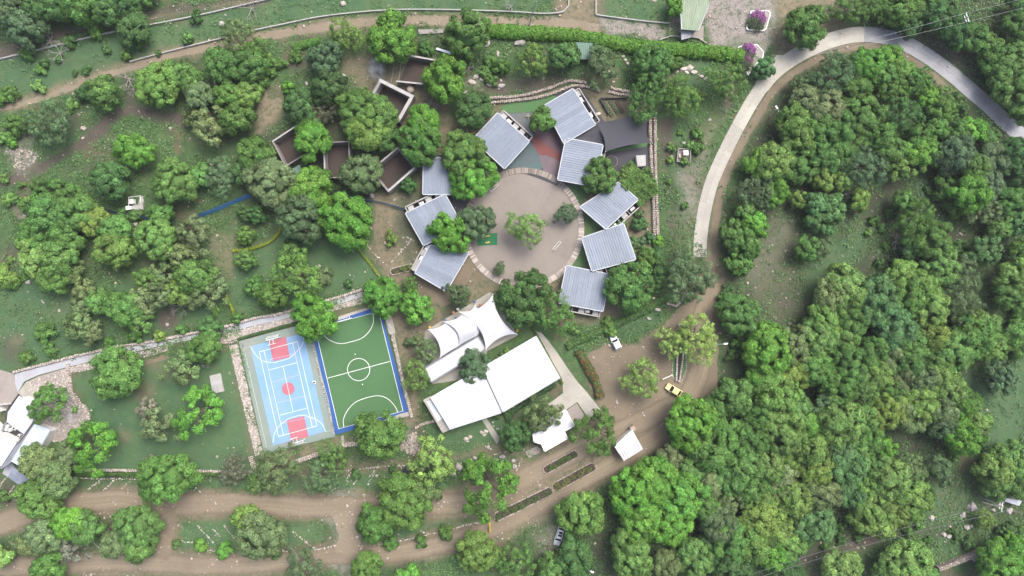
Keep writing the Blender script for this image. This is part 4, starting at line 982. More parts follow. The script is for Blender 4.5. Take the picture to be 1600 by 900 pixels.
# ------------------------------------------------------------------ white house at the left edge
def left_house():
    c = W(25, 690); z = 3.9; root = empty('white_house', c, 'white flat roofed house on the left edge, with a dark gutter', 'house')
    loc = lambda s, h=z: [Vector((W(x, y, h) - c)[:2]) for x, y in P(s)]
    def slab(s, h, mat, name='roof'):
        q = loc(s, h); MB().prism(q, h - .25, h).build(name, M[mat], root); return q
    r1 = slab('28.7,618 51,631 52,657 36.7,678 10,659 11,643', z, 'white_roof'); r3 = slab('-40,640 0,674 26,692 1.5,729 -70,700', z - .2, 'white_roof')
    q = loc('54,662 78,672 42,735 17,721', z - .3)
    ribbed_panels(root, q[0], q[3], q[2], q[1], z - .3, z - .45, 7, M['blue_tin'], rib=.5, rh=.06)
    MB().prism(loc('51.5,660 54.5,661.5 16,724 2,733 0,731 28,692', z - .6), z - .9, z - .55).build('gutter', M['grey_tin'], root)
    MB().prism(loc('51.0,659.5 52.2,660 27,694 26,693', z), z - .3, z + .14).build('parapet', M['shell_wall'], root)
    MB().prism(loc('28.2,616.5 29.8,618 12,644 10.6,658 9,658 9.6,643', z), z - .3, z + .16).build('parapet', M['dark_room'], root)
    wl = MB()
    for s in ('28.7,618 51,631 52,657 36.7,678 10,659 11,643', '54,662 78,672 42,735 17,721'):
        w_ = inset(loc(s, z), .8)
        for i in range(len(w_)): wl.strip([w_[i], w_[(i + 1) % len(w_)]], 0, z - .9, .22)
    w_ = inset(loc('-40,640 0,674 26,692 1.5,729 -70,700', z), .8)
    for i in range(5): wl.strip([w_[i], w_[(i + 1) % 5]], 0, z - .8, .22)
    wl.build('wall', M['white_paint'], root)
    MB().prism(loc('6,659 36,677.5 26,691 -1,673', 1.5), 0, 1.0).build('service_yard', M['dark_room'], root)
    for x, y, r in ((11, 666, .5), (15, 672, .45), (9, 671, .4)):
        p = W(x, y, 2) - c; MB().tube([(p.x, p.y, 1.0), (p.x, p.y, 2.1), (p.x, p.y, 2.35)], [r, r, r * .4], 12).build('water_tank', M['white_paint'], root)
    for x, y, a in ((20.5, 669.5, -.6), (27.5, 682, .9)):
        p = W(x, y, 2) - c; u = MB().box((p.x, p.y, 1.4), (1.2, .6, .8), a).build('air_conditioner', M['white_paint'], root)
        MB().box((p.x, p.y, 1.83), (.5, .4, .05), a).build('fan_grille', M['black'], u)
    MB().prism(loc('1,673 7,659.5 10,661 4,676', 2.6), 0, 2.4).build('stair_block', M['grey_tin'], root)
    # glazed pergola: frame and six panes
    zz = 2.7; o = empty('glazed_pergola', W(29, 745), 'grey framed glazed pergola of six panes below the house', 'pergola')
    lc = lambda s, h: [Vector((W(x, y, h) - W(29, 745))[:2]) for x, y in P(s)]
    A, B, C2, D = lc('20.5,730 46,748 30,758.5 12,745', zz)
    MB().prism([A, B, C2, D], zz - .12, zz).build('frame', M['grey_tin'], o)
    for i in range(3):
        for j in range(2):
            g = .06; e = lambda u, v: A.lerp(B, u).lerp(D.lerp(C2, u), v)
            MB().prism([e((i + g) / 3, (j + g) / 2), e((i + 1 - g) / 3, (j + g) / 2), e((i + 1 - g) / 3, (j + 1 - g) / 2), e((i + g) / 3, (j + 1 - g) / 2)], zz, zz + .05, random.uniform(.85, 1.15)).build('pane', M['panel_glass'], o)
    for p in inset([A, B, C2, D], .25): MB().tube([(p.x, p.y, 0), (p.x, p.y, zz - .13)], .08, 8).build('post', M['steel'], o)
    sheet('grey_terrace', P('10,722 18,722 24,731 46,750 44,755 14,746 4,740'), .03, M['path_concrete'])
    sheet('grey_forecourt', P('-60,560 22,584 28,616 10,640 -60,660'), .02, M['gravel'])
    low_wall(P('0,631 10,641'), 'short white beam wall left of the white house', h=2.2)
    low_wall(P('4,631 20,630'), 'white wall stub on the forecourt left of the house', h=2.0)
left_house()

# ------------------------------------------------------------------ paths at left
sheet('concrete_path', P('23,584 80,569 107,561 190,543 262,528 325,518 350,511 400,499 430,494 470,483 520,469 573,454 573,462 520,478 470,492 430,502 400,508 350,521 325,526 262,538 190,554 107,573 60,586 38,596 28,614 24,600'), .05, M['path_concrete'], thick=.05)
sheet('pebble_terrace', P('40,598 60,588 107,574 108,600 122,630 136,642 136,664 100,690 75,690 60,670 52,655 52,630 30,612'), .03, M['gravel'])
sheet('paved_strip', P('28,614 40,598 58,604 66,625 54,636'), .045, M['concrete'])
sheet('pebble_band', P('108,574 190,556 262,539 262,548 190,568 110,583'), .03, M['gravel'])
sheet('pebble_band', P('350,522 400,509 470,493 573,463 573,472 520,486 470,503 400,521 358,533 345,530'), .03, M['gravel'])
sheet('gravel_strip', P('358,540 371,537 411,708 399,713'), .05, M['gravel'], thick=.05)
sheet('stepping_slab', P('107,645 112,645 117,655 110,660 103,652'), .05, M['path_concrete'], thick=.05)
sheet('earth_strip', P('216,566 262,552 264,560 222,572'), .02, M['dirt'])
def pebbles(pts, label_parent, mat, n, sz, name='pebbles'):
    mb = MB(); xs = [p[0] for p in pts]; ys = [p[1] for p in pts]; c = 0
    while c < n:
        x = np.random.default_rng(c * 7 + n).uniform(min(xs), max(xs), 400); y = np.random.default_rng(c * 13 + n + 1).uniform(min(ys), max(ys), 400)
        ok = sd_poly(pts, x, y) < 0
        for a, b in zip(x[ok], y[ok]):
            p = W(a, b); s_ = sz * random.uniform(.6, 1.5); mb.stone((p.x, p.y, .07), s_, s_ * .8, .16); c += 1
            if c >= n: break
    o = mb.build(name, M[mat]); o['kind'] = 'stuff'; return o
tag(pebbles(P('358,540 371,537 411,708 399,713'), None, 'white_stone', 900, .30), 'pale pebbles in the strip left of the blue court', 'pebbles')
tag(pebbles(P('40,598 107,574 108,600 136,642 136,664 100,690 75,690 60,640'), None, 'white_stone', 1300, .3), 'pale pebbles on the terrace beside the white house', 'pebbles')
tag(pebbles(P('350,522 400,509 470,493 573,463 573,472 520,486 470,503 400,521 358,533 345,530'), None, 'white_stone', 900, .3), 'pale pebbles beside the path above the courts', 'pebbles')
tag(pebbles(P('108,574 190,556 262,539 262,548 190,568 110,583'), None, 'white_stone', 500, .3), 'pale pebbles in the band below the concrete path', 'pebbles')

# ------------------------------------------------------------------ sports court and pitch
tag(pebbles(P('622,682 650,676 662,700 648,712 626,704'), None, 'stone', 260, .4), 'heap of broken pale stones below the pitch corner', 'pebbles')
tag(pebbles(P('26,232 64,238 44,268 20,262'), None, 'stone', 110, .38), 'pale stones beside the footpath at the left edge', 'pebbles')
tag(pebbles(P('820,800 866,830 864,850 838,868'), None, 'mortar', 120, .28), 'small stones on the verge left of the silver car', 'pebbles')
def polyline(name, pts, wd, z, mat, parent, closed=False):
    q = [W(x, y).to_2d() for x, y in pts]
    if closed: q.append(q[0])
    L, Rr = offset(q, wd / 2), offset(q, -wd / 2)
    if closed:
        t = (q[1] - q[-2]).normalized(); nn = Vector((-t.y, t.x)) * wd / 2; L[0] = L[-1] = q[0] + nn; Rr[0] = Rr[-1] = q[0] - nn
    vs = [(p.x, p.y, z) for p in L] + [(p.x, p.y, z) for p in Rr]; n = len(L)
    return MB().add(vs, [(i, n + i, n + i + 1, i + 1) for i in range(n - 1)]).build(name, mat, parent)
def seg(a, z, mat, par, wd=.14, name='court_line'): return polyline(name, P(a), wd, z, M[mat], par)
def courts():
    g = sheet('sports_court', P('373,533 484,504 524,682 413,709'), .06, M['court_green'], thick=.08)
    sheet('blue_surface', P('391,541 474,521 509,674 427,696'), .066, M['court_blue'], g)
    for s in ('420,534 446.7,526 453,557.7 427.3,564.5', '448,657 475.3,649.8 482,682 455.3,689.5'): sheet('key_area', P(s), .071, M['court_red'], g)
    sheet('centre_spot', [(450.4 + 9.9 * math.cos(a), 607.4 + 9.9 * math.sin(a)) for a in np.linspace(0, 6.283, 36, endpoint=False)], .071, M['court_red'], g)
    z = .076
    for a in ('405.3,549.7 464.7,533.7', '435.3,682 495.3,665.3'): seg(a, z, 'line_white', g, 0.122)
    for a in ('405.3,549.7 435.3,682', '464.7,533.7 495.3,665.3', '412.7,548.0 443,679.6', '457.3,535.9 488,667'): seg(a, z + .004, 'line_white', g, 0.108)
    for a in ('420.7,578 464,566.6', '437.3,648.7 480,637.6'): seg(a, z + .008, 'line_white', g, 0.108)
    seg('442.7,573 458,642.4', z + .012, 'line_white', g, 0.108)
    for a in ('424.7,597 468,585.4', '432.7,629.6 476.7,618.7', '417.3,563 462,552.3', '439.3,662 484.7,651.3'): seg(a, z + .016, 'line_pink', g, 0.086)
    for a in ('414.5,556 440,668', '459.5,545 485,658'): seg(a, z + .018, 'line_pink', g, 0.065)
    for a in ('392,541.7 399,553 408.7,563 426,566.3 440,563.5 452.7,559 468,545 474,534 474.3,524', '426.7,692 428.7,678.7 436.7,665.3 450,654.7 462,650.5 474,648.7 492.7,654.7 503.3,662.7 509.3,674'):
        polyline('three_point_line', spline(P(a), 2), .10, z + .020, M['line_white'], g)
    for a in ('392,541 381.3,543.7 416.7,698.7 427,696', '491.3,549 512.7,623.7 521.3,671.3 509,674.5'): polyline('border_line', P(a), .10, z, M['line_pale'], g)
    # pitch
    p = sheet('football_pitch', P('485.0,508 592.5,477 639.5,647.5 523.5,679.5'), .05, M['blue_band'], thick=.07)
    sheet('green_surface', P('492.6,513 591.7,486.7 629.7,642 529.3,670'), .058, M['pitch'], p)
    z = .066
    polyline('touch_line', P('492.6,513 591.7,486.7 629.7,642 529.3,670'), 0.15, z, M['line_white'], p, True)
    seg('512,590.8 609.7,564.5', z + .004, 'line_white', p, .14, 'halfway_line')
    polyline('centre_circle', [(560.5 + 17.4 * math.cos(a), 577.4 + 17.4 * math.sin(a)) for a in np.linspace(0, 6.283, 48, endpoint=False)], .14, z + .008, M['line_white'], p, True)
    for a in ('499,511.5 501.7,515.5 510,527.5 520.5,534 532.5,536.8 544.5,535 564,529 576,519 582.7,506.5 583.5,496.7 583,489', '537.5,667.5 536.7,655.5 543.5,640.5 555.5,628.5 572,621.7 590,618.3 605,622.5 617,634.5 621.5,644.3'):
        polyline('penalty_line', spline(P(a), 2), .14, z + .012, M['line_white'], p)
    for x, y in ((555, 553.5), (566.5, 600.5)): sheet('penalty_spot', [(x + .9 * math.cos(a), y + .9 * math.sin(a)) for a in np.linspace(0, 6.283, 12, endpoint=False)], z + .016, M['line_white'], p)
    sheet('pitch_kerb', P('520,502 588,480 590,476 512,499'), .06, M['concrete'], thick=.06)
    sheet('pitch_kerb', P('601,497 612,493 618,521 608,522'), .10, M['concrete'], thick=.1)
    sheet('pitch_kerb', P('627,646 640,643 641,649 600,660 598,657'), .06, M['concrete'], thick=.06)
    sheet('pitch_ramp', P('533,681 537,680 539,702 533,702'), .06, M['concrete'], thick=.06)
    sheet('pitch_kerb', P('610,522 616,521 641,642 637,643'), .045, M['concrete'], thick=.05)
courts()

def goal(a, b, back, label, hoop=False, hgt=2.1, dep=1.0, group='goals on the courts'):
    A, B = W(*a), W(*b); c = (A + B) / 2; o = empty('goal_frame', c, label, 'goal', group); A, B = A - c, B - c
    n = (W(*back) - c); d = (B - A).normalized(); n = (n - d * n.dot(d)).normalized(); u = Vector((0, 0, hgt)); r = .085; m = M['white_paint']
    MB().tube([A, A + u], r, 8).build('post', m, o); MB().tube([B, B + u], r, 8).build('post', m, o); MB().tube([A + u, B + u], r, 8).build('crossbar', m, o)
    fr = MB()
    for p in (A, B): fr.tube([p + u, p + u + n * dep * .45, p + n * dep], .045, 6).tube([p, p + n * dep], .04, 6)
    fr.tube([A + n * dep, B + n * dep], .045, 6).tube([A + u + n * dep * .45, B + u + n * dep * .45], .045, 6); fr.build('back_frame', m, o)
    net = MB()
    for k in range(1, 8):
        q = A.lerp(B, k / 8); net.tube([q + u, q + u + n * dep * .45, q + n * dep], .015, 3)
    for k in range(1, 4): net.tube([A + u * (1 - k / 4) + n * dep * (.45 + .55 * k / 4), B + u * (1 - k / 4) + n * dep * (.45 + .55 * k / 4)], .015, 3)
    net.build('net', m, o)
    if hoop:
        t = Vector((0, 0, 1)); br = MB()
        for s_ in (-.45, .45): br.tube([u * 1 + d * s_ + n * .1, Vector((0, 0, 3.0)) + d * s_, Vector((0, 0, 3.3)) + d * s_ - n * 1.3], .05, 6)
        br.tube([Vector((0, 0, 3.0)) - d * .45, Vector((0, 0, 3.0)) + d * .45], .04, 6); br.build('bracket', m, o)
        p = Vector((0, 0, 3.2)) - n * 1.3; an = math.atan2(d.y, d.x)
        MB().box(p, (1.75, .08, 1.05), an).build('backboard', m, o)
        MB().tube([p - n * .35 + Vector((0, 0, -.3)) + Vector((.23 * math.cos(a_), .23 * math.sin(a_), 0)) for a_ in np.linspace(0, 6.283, 17)], .025, 5).build('hoop', M['orange'], o)
goal((420.5, 531), (438.5, 526.3), (428, 522), 'white goal with basketball hoop at top of the blue court', True)
goal((459, 690.5), (477, 685.5), (469.5, 694), 'white goal with basketball hoop at bottom of the blue court', True)
goal((530, 502.4), (549.5, 497), (538, 494), 'white football goal on the green pitch, between two round trees', False, 2.0, 1.1)
def court_post(x, y, label):
    o = empty('net_post', W(x, y), label, 'post'); MB().box((0, 0, .16), (.8, .8, .18)).build('base', M['white_paint'], o)
    MB().tube([(0, 0, .2), (0, 0, 1.5)], .09, 8).build('pole', M['black'], o); MB().box((.18, .1, .6), (.3, .3, .7), .4).build('pad', M['black'], o)
court_post(491, 597.5, 'small dark and white net post on the blue court edge')

# ------------------------------------------------------------------ planters, beds, blocks
LEAFBITS = []
def foliage(mb, x, y, z, n, sp, sz, up=.4):
    for _ in range(n):
        px, py, pz = x + random.gauss(0, sp), y + random.gauss(0, sp), z + abs(random.gauss(0, up)); a = random.uniform(0, 6.3); s_ = sz * random.uniform(.6, 1.4); t = random.uniform(-.4, .4)
        ca, sa = math.cos(a) * s_, math.sin(a) * s_
        mb.add([(px + ca, py + sa, pz + t * s_), (px - sa * .6, py + ca * .6, pz + .1), (px - ca, py - sa, pz - t * s_), (px + sa * .6, py - ca * .6, pz + .05)], [(0, 1, 2, 3)], random.uniform(.7, 1.3))
def long_bed(a, b, wd, label, col=(.07, .12, .035), plants=3.0, cat='planter', name='planter_bed'):
    A, B = W(*a), W(*b); c = (A + B) / 2; o = empty(name, c, label, cat); A, B = A - c, B - c; d = (B - A).normalized(); n = Vector((-d.y, d.x, 0)); r = wd / 2
    out = [A + n * r + d * r * .6, B + n * r - d * r * .6] + [B - d * r * .6 + (d * math.cos(t) + n * math.sin(t)) * r for t in np.linspace(1.2, -1.2, 6)] + [B - n * r - d * r * .6, A - n * r + d * r * .6] + [A + d * r * .6 + (-d * math.cos(t) - n * math.sin(t)) * r for t in np.linspace(1.2, -1.2, 6)]
    mb = MB(); q = resample([p[:2] for p in out], .34, True)
    for x, y in q: mb.stone((x, y, .18), .42, .3, .4)
    mb.build('stone_edging', M['stone'], o)
    MB().prism([p[:2] for p in [A + n * r * .9, B + n * r * .9, B - n * r * .9, A - n * r * .9]], 0, .18).build('soil', M['room_soil'], o)
    pl = MB(); L = (B - A).length
    for k in range(int(L * plants)):
        p = A.lerp(B, random.random()) + n * random.uniform(-.6, .6) * r; foliage(pl, p.x, p.y, .3, 9, .25, .22)
    f = pl.build('plants', M['leaf'], o); f.color = (*col, 1); f['kind'] = 'stuff'
    return o
long_bed((851, 735), (900, 708), 2.0, 'stone edged planting bed nearest the office')
long_bed((866, 762), (928, 728), 2.3, 'stone edged planting bed in the middle of the drive, olive plants', (.12, .14, .045))
long_bed((775, 808), (861, 766), 2.2, 'longest stone edged planting bed, lower left on the drive')
long_bed((612, 425), (645, 417), 1.7, 'narrow white edged planter box beside the bluish classroom', (.10, .16, .04))
def divider():
    o = empty('road_divider', W(1062, 560), 'long stone walled divider with a trench in the parking yard', 'divider'); c = W(1062, 560)
    f = lambda s: [tuple((W(x, y) - c)[:2]) for x, y in P(s)]
    mb = MB()
    for s in ('1060,508 1056,594 1061,596', '1069,506 1066,560 1061,596', '1060,508 1064,505 1069,506'):
        for x, y in resample(f(s), .35): mb.stone((x, y, .55), .5, .42, .35); mb.stone((x, y, .25), .5, .42, .4)
    mb.build('stone_edging', M['white_stone'], o)
    MB().prism(f('1061,509 1068,508 1065,560 1061,594 1057,593'), 0, .3).build('trench_soil', M['room_soil'], o)
    MB().prism(f('1051,560 1057,540 1056,596 1064,597 1070,588 1073,560 1072,548 1067,556 1062,598 1054,592'), 0, .1).build('grass_verge', M['turf'], o) if False else None
    for s in ('1053,555 1058,545 1056,594 1051,585', '1067,555 1073,550 1072,575 1064,594'): MB().prism(f(s), 0, .12).build('grass_verge', M['turf'], o)
    st = MB()
    for s in ('1052,550 1050,585 1056,597', '1073,548 1072,578 1064,597'):
        for x, y in resample(f(s), .5): st.stone((x, y, .1), .35, .3, .25)
    st.build('kerb_stones', M['white_stone'], o)
divider()
tag(MB().tube([W(1034, 592) + Vector((0, 0, 1.0)), W(1049, 585) + Vector((0, 0, 1.1))], .13, 8).tube([W(1049, 585), W(1049, 585) + Vector((0, 0, 1.3))], .14, 8).build('barrier_arm', M['white_paint']), 'white barrier arm between feathery tree and road divider', 'barrier')
tag(MB().tube([W(765, 832) , W(765, 818, 2.5)], [.28, .22], 8).build('painted_post', M['yellow']), 'yellow painted post below the big open tree', 'post')
tag(MB().tube([W(764, 816), W(763.5, 811, 1.5)], [.2, .16], 8).build('painted_post', M['orange']), 'short orange painted post beside the yellow one', 'post')

def flower_planter(poly, label, bloom, h=.5):
    c = W(*poly[0]); o = empty('flower_planter', c, label, 'planter'); q = [tuple((W(x, y) - c)[:2]) for x, y in poly]
    MB().prism(q, 0, h - .15).build('paving', M['concrete'], o)
    rim = MB()
    for i in range(len(q)): rim.strip([q[i], q[(i + 1) % len(q)]], 0, h + .002 * i, .22)
    rim.build('rim', M['white_paint'], o)
    return o, q
PL1, _ = flower_planter(P('1173,18 1200,18 1203,22 1196,46 1192,49 1167,47 1166,44'), 'rounded white rimmed planter with purple flowers, top right gravel', 1)
PL2, _ = flower_planter(P('1153,75 1162,71 1182,71 1192,82 1191,90 1176,106 1168,118 1160,100'), 'pale planter with purple flowers at the end of the hedge', 1)
def bloom(o, c0, x, y, r, purple, n):
    c = W(x, y, 1.2) - c0
    for nm, col, k, rr in (('leaves', (.07, .10, .05), n, r), ('flowers', (.27, .10, .27) if purple > 1 else (.19, .10, .17), n, r * .9)):
        mb = MB()
        for _ in range(k):
            a, d = random.uniform(0, 6.3), math.sqrt(random.random()) * rr; foliage(mb, c.x + d * math.cos(a) + (.35 if nm == 'flowers' else -.2), c.y + d * math.sin(a) + (.5 if nm == 'flowers' else -.5), .5 + 1.2 * (1 - (d / rr) ** 2), 6, .22, .2, .2)
        f = mb.build(nm, M['leaf'], o); f.color = (*col, 1); f['kind'] = 'stuff'
bloom(PL1, W(1173, 18), 1184, 31, 2.2, 2, 110); bloom(PL2, W(1153, 75), 1169, 80, 1.9, 2, 90); bloom(PL2, W(1153, 75), 1163, 95, 2.0, 1, 100)
def block_pit():
    c = W(1068, 243); o = empty('block_pit', c, 'grey block pit with a white cube on top, beside the road', 'pit')
    L = lambda s: [tuple((W(x, y) - c)[:2]) for x, y in P(s)]
    q = L('1059,233 1078,234 1077,254 1057,253'); mb = MB()
    for i in range(4):
        a, b = Vector(q[i]), Vector(q[(i + 1) % 4]); d = (b - a).normalized(); mb.strip([a - d * .12, b + d * .12] if i % 2 else [a + d * .13, b - d * .13], 0, .8, .25)
    mb.build('wall', M['shell_wall'], o); MB().prism(q, 0, .2).build('floor', M['mortar'], o)
    MB().box((W(1070, 240) - c) + Vector((0, 0, .75)), (1.2, 1.2, 1.1), .05).build('white_cube', M['white_paint'], o)
    MB().box((W(1061, 244) - c) + Vector((0, 0, .5)), (.5, 1.0, .6), .1).build('pale_block', M['tan_block'], o)
block_pit()
def tank_base():
    c = W(213, 318); o = empty('tank_base', c, 'white concrete base with pipe frame above the blue fence, left', 'tank base')
    L = lambda s, z=0: [tuple((W(x, y, z) - c)[:2]) for x, y in P(s)]
    MB().prism(L('201,322 209,322 209,320 218,320 218,318 220,307 226,308 225,329 213,329'), 0, .5).build('base', M['shell_cap'], o)
    MB().prism(L('200,323 209,322.5 209,328 201,329'), 0, 1.3).build('step_block', M['white_paint'], o)
    MB().prism(L('207,312.5 213,312 213.5,319 207.5,319.5'), .3, 1.6).build('white_cube', M['white_paint'], o)
    P3 = [W(x, y, 2.0) - c for x, y in ((201, 308), (219.5, 306), (219.5, 316), (201, 322))]
    fr = MB().tube([P3[0], P3[1], P3[2]], .07).tube([P3[0], P3[3]], .07)
    for p in P3: fr.tube([p, (p.x, p.y, 0)], .06)
    fr.build('pipe_frame', M['white_paint'], o)
tank_base()
def lid_slab():
    c = W(339, 598); o = empty('cistern_slab', c, 'cream slab with a grey lid on the lawn left of the court', 'cistern')
    L = lambda s: [tuple((W(x, y) - c)[:2]) for x, y in P(s)]
    MB().prism(L('328,587 345,583 351,611 338,614 332,608'), 0, .35).build('slab', M['shell_cap'], o)
    MB().prism(L('332.5,596 340,594 343.5,609 337.5,611'), .352, .45).build('lid', M['path_concrete'], o)
lid_slab()
def tin_shelter():
    o = hut(P('1570,778 1597,783 1594,791 1570,784'), 2.4, 'pale silver tin roof near the lower right power pole', 'tin_trim', 'shell_wall', 'tin_shelter', 'shelter', .1, np_=3)
tin_shelter()
def green_house():
    z = 4.0; c = W(1085, 20); o = empty('green_roofed_house', c, 'house with tapering pale green tin roof at the top edge', 'house')
    L = lambda s, h=z: [Vector((W(x, y, h) - c)[:2]) for x, y in P(s)]
    A, B, C2, D = L('1066,46 1090,48 1107,8 1064,12'); E, F = L('1106,-24 1070,-24')
    ribbed_panels(o, A, B, C2, D, z, z + .1, 5, M['green_tin'], rib=.4, rh=.06); ribbed_panels(o, D, C2, E, F, z + .1, z + .2, 6, M['green_tin'], rib=.4, rh=.06)
    wl = MB()
    w_ = inset([A, B, C2, E, F, D], .7)
    for i in range(6): wl.strip([w_[i], w_[(i + 1) % 6]], 0, z - .15, .2)
    wl.build('wall', M['shell_cap'], o)
    q = L('1064,48 1082,48.5 1080,58 1065,62', 2.5); mb = MB()
    ribbed_panels(o, q[0], q[1], q[2], q[3], 2.6, 2.3, 3, M['grey_tin'], 'awning_panel', .3, .06)
    for p in inset(q, .3): MB().tube([(p.x, p.y, 0), (p.x, p.y, 2.15)], .07, 6).build('post', M['steel'], o)
    f = MB(); f.strip([A + Vector((-.15, 0)), D + Vector((-.15, 0))], z - .4, z + .08, .22).strip([B + Vector((.16, 0)), C2 + Vector((.16, 0))], z - .4, z + .1, .2); f.build('fascia', M['grey_tin'], o)
    sheet('stone_paving', P('1046,20 1064,20 1066,60 1099,30 1099,62 1070,58 1045,57'), .03, M['tan_block'])
    sheet('stone_paving', P('1090,48 1100,28 1099,60 1080,60 1080,50'), .034, M['gravel'])
green_house()
# fallen timber strip at the tree by the hedge
tag(MB().prism([W(x, y).to_2d() for x, y in P('653,47 693,46 693,52 655,54')], .1, .35).build('timber_stack', M['dead_wood']), 'grey stack of boards beside the dirt track, right of round tree', 'boards')
tag(MB().tube([W(826, 40), W(838, 2, 7)], [.16, .12], 8).build('bare_pole', M['pole']), 'grey bare pole standing across the hedge, top centre', 'pole')

# ------------------------------------------------------------------ fences
def tarp_fence(s, label, h=1.5, lean=.3):
    q = [W(x, y).to_2d() for x, y in spline(P(s), 10)]; o = empty('tarp_fence', (q[0].x, q[0].y, 0), label, 'fence'); q = [p - q[0] for p in q] if False else [Vector((p.x - o.location.x, p.y - o.location.y)) for p in q]
    L, Rr = offset(q, lean), offset(q, -lean); mb = MB(); n = len(q)
    vs = [(p.x, p.y, h + random.uniform(-.12, .05)) for p in L] + [(p.x, p.y, .15) for p in Rr]
    mb.add(vs, [(k, k + 1, n + k + 1, n + k) for k in range(n - 1)]); mb.build('tarp', M['blue_tarp'], o)
    for p in resample([tuple(p) for p in q], 2.5): MB().tube([(p[0], p[1], 0), (p[0], p[1], h + .1)], .06, 6).build('post', M['dead_wood'], o)
tarp_fence('168,329 190,334 215,338 242,344', 'blue tarp fence left of and below the white tank base', 1.9)
tarp_fence('302,342 330,332 360,320 394,306', 'blue tarp fence rising right towards the dense trees', 2.2)
tarp_fence('262,347 272,348', 'tiny piece of blue tarp fence between two trees', 1.5)
tarp_fence('515,294 545,305 570,312 600,318 634,328', 'blue tarp fence between roofless rooms and classroom', 1.2, .13)

# ------------------------------------------------------------------ vehicles
def loft(sections, mb, tone=1.0):
    """sections: list of (y, [(x,z),...]) rings joined along y"""
    n = len(sections[0][1]); vs = [(x, y, z) for y, ring in sections for x, z in ring]; fs = []
    for i in range(len(sections) - 1):
        for k in range(n): fs.append((i * n + k, i * n + (k + 1) % n, (i + 1) * n + (k + 1) % n, (i + 1) * n + k))
    fs.append(tuple(range(n - 1, -1, -1))); fs.append(tuple((len(sections) - 1) * n + k for k in range(n)))
    mb.add(vs, [tuple(reversed(f)) for f in fs], tone)
def ring(w_, z0, z1, r=.12):
    return [(-w_ + r, z0), (w_ - r, z0), (w_, z0 + r), (w_, z1 - r), (w_ - r, z1), (-w_ + r, z1), (-w_, z1 - r), (-w_, z0 + r)]
def vehicle(front, rear, label, mat, kind, name, cat, cab=None, sunroof=False):
    F, B = W(*front), W(*rear); c = (F + B) / 2; L = (F - B).length; d = (F - B).normalized(); rz = math.atan2(d.y, d.x) - math.pi / 2
    o = empty(name, c, label, cat, None, rz); h = L / 2; w_ = .9
    body = MB()
    loft([(-h, ring(w_ * .90, .45, .85)), (-h + .12, ring(w_, .32, 1.0)), (-h * .3, ring(w_, .28, 1.02)), (h * .35, ring(w_, .28, 1.0)), (h - .5, ring(w_ * .97, .3, .88)), (h - .08, ring(w_ * .86, .35, .74)), (h, ring(w_ * .74, .42, .66))], body)
    bd = body.build('body', M[mat], o, False)
    if kind == 'pickup': c0, c1, r0, r1 = -h * .05, h * .5, h * .03, h * .26
    elif kind == 'suv': c0, c1, r0, r1 = -h + .15, h * .42, -h + .5, h * .12
    else: c0, c1, r0, r1 = -h * .86, h * .48, -h * .55, h * .12
    zt = 1.52 if kind != 'suv' else 1.68
    gl = MB(); loft([(c0, ring(w_ * .92, .95, 1.03, .03)), (r0, ring(w_ * .74, .97, zt - .04, .05)), (r1, ring(w_ * .74, .97, zt - .04, .05)), (c1, ring(w_ * .90, .95, 1.03, .03))], gl); gl.build('window_glass', M['glass'], o)
    rf = MB(); loft([(r0 - .05, ring(w_ * .72, zt - .07, zt - .01, .02)), (r0 + .12, ring(w_ * .78, zt - .07, zt + .02, .03)), (r1 - .12, ring(w_ * .78, zt - .07, zt + .02, .03)), (r1 + .06, ring(w_ * .72, zt - .07, zt - .01, .02))], rf)
    rf.build('roof', M[cab or mat], o)
    pl = MB()
    for sx in (-1, 1):
        for y0, z0_, y1, z1_ in ((c0, 1.0, r0, zt), (c1, 1.0, r1, zt), ((r0 + r1) / 2, 1.0, (r0 + r1) / 2, zt)): pl.tube([(sx * w_ * .91, y0, z0_), (sx * w_ * .76, y1, z1_ - .03)], .045, 5)
    pl.build('pillar', M[mat], o)
    if sunroof:
        for t in (.3, .62): MB().box((0, r0 + (r1 - r0) * t, zt + .03), (1.0, .55, .03)).build('sunroof', M['glass'], o)
    if kind == 'pickup': MB().box((0, -h * .52, 1.03), (w_ * 1.66, h * .82, .06)).build('load_bed', M['black'], o)
    for sx in (-1, 1):
        for sy in (-.6, .62):
            wh = MB().tube([(sx * (w_ - .2), sy * h, .33), (sx * (w_ + .02), sy * h, .33)], .33, 14).build('wheel', M['tyre'], o)
            MB().tube([(sx * (w_ + .0), sy * h, .33), (sx * (w_ + .035), sy * h, .33)], .19, 10).build('rim', M['steel'], wh)
        MB().box((sx * .58, h - .1, .68), (.34, .16, .16)).build('headlight', M['white_paint'], o); MB().box((sx * .68, -h + .02, .78), (.22, .08, .2)).build('tail_light', M['rubber_red'], o)
        MB().box((sx * (w_ + .1), c1 - .25, 1.05), (.2, .12, .14)).build('mirror', M[mat], o)
    MB().box((0, h - .02, .45), (1.4, .14, .18)).build('bumper', M['black'], o); MB().box((0, -h + .0, .45), (1.4, .14, .18)).build('bumper', M['black'], o)
vehicle((956.2, 524.5), (966.5, 545), 'white car with dark windows parked at the hedge, beside the yard', 'car_white', 'suv', 'parked_car', 'car')
vehicle((1040.5, 602), (1063, 615.5), 'pale yellow car on the drive beside the road divider', 'car_yellow', 'hatch', 'parked_car', 'car')
vehicle((868.8, 850.5), (877.5, 822.5), 'silver car with dark sunroof windows parked at the lower trees', 'car_silver', 'suv', 'parked_car', 'car', None, True)
vehicle((628.5, 750), (637.5, 729), 'dark pickup with a white cab under the yellow-green tree', 'car_navy', 'pickup', 'pickup_truck', 'pickup', 'car_white')

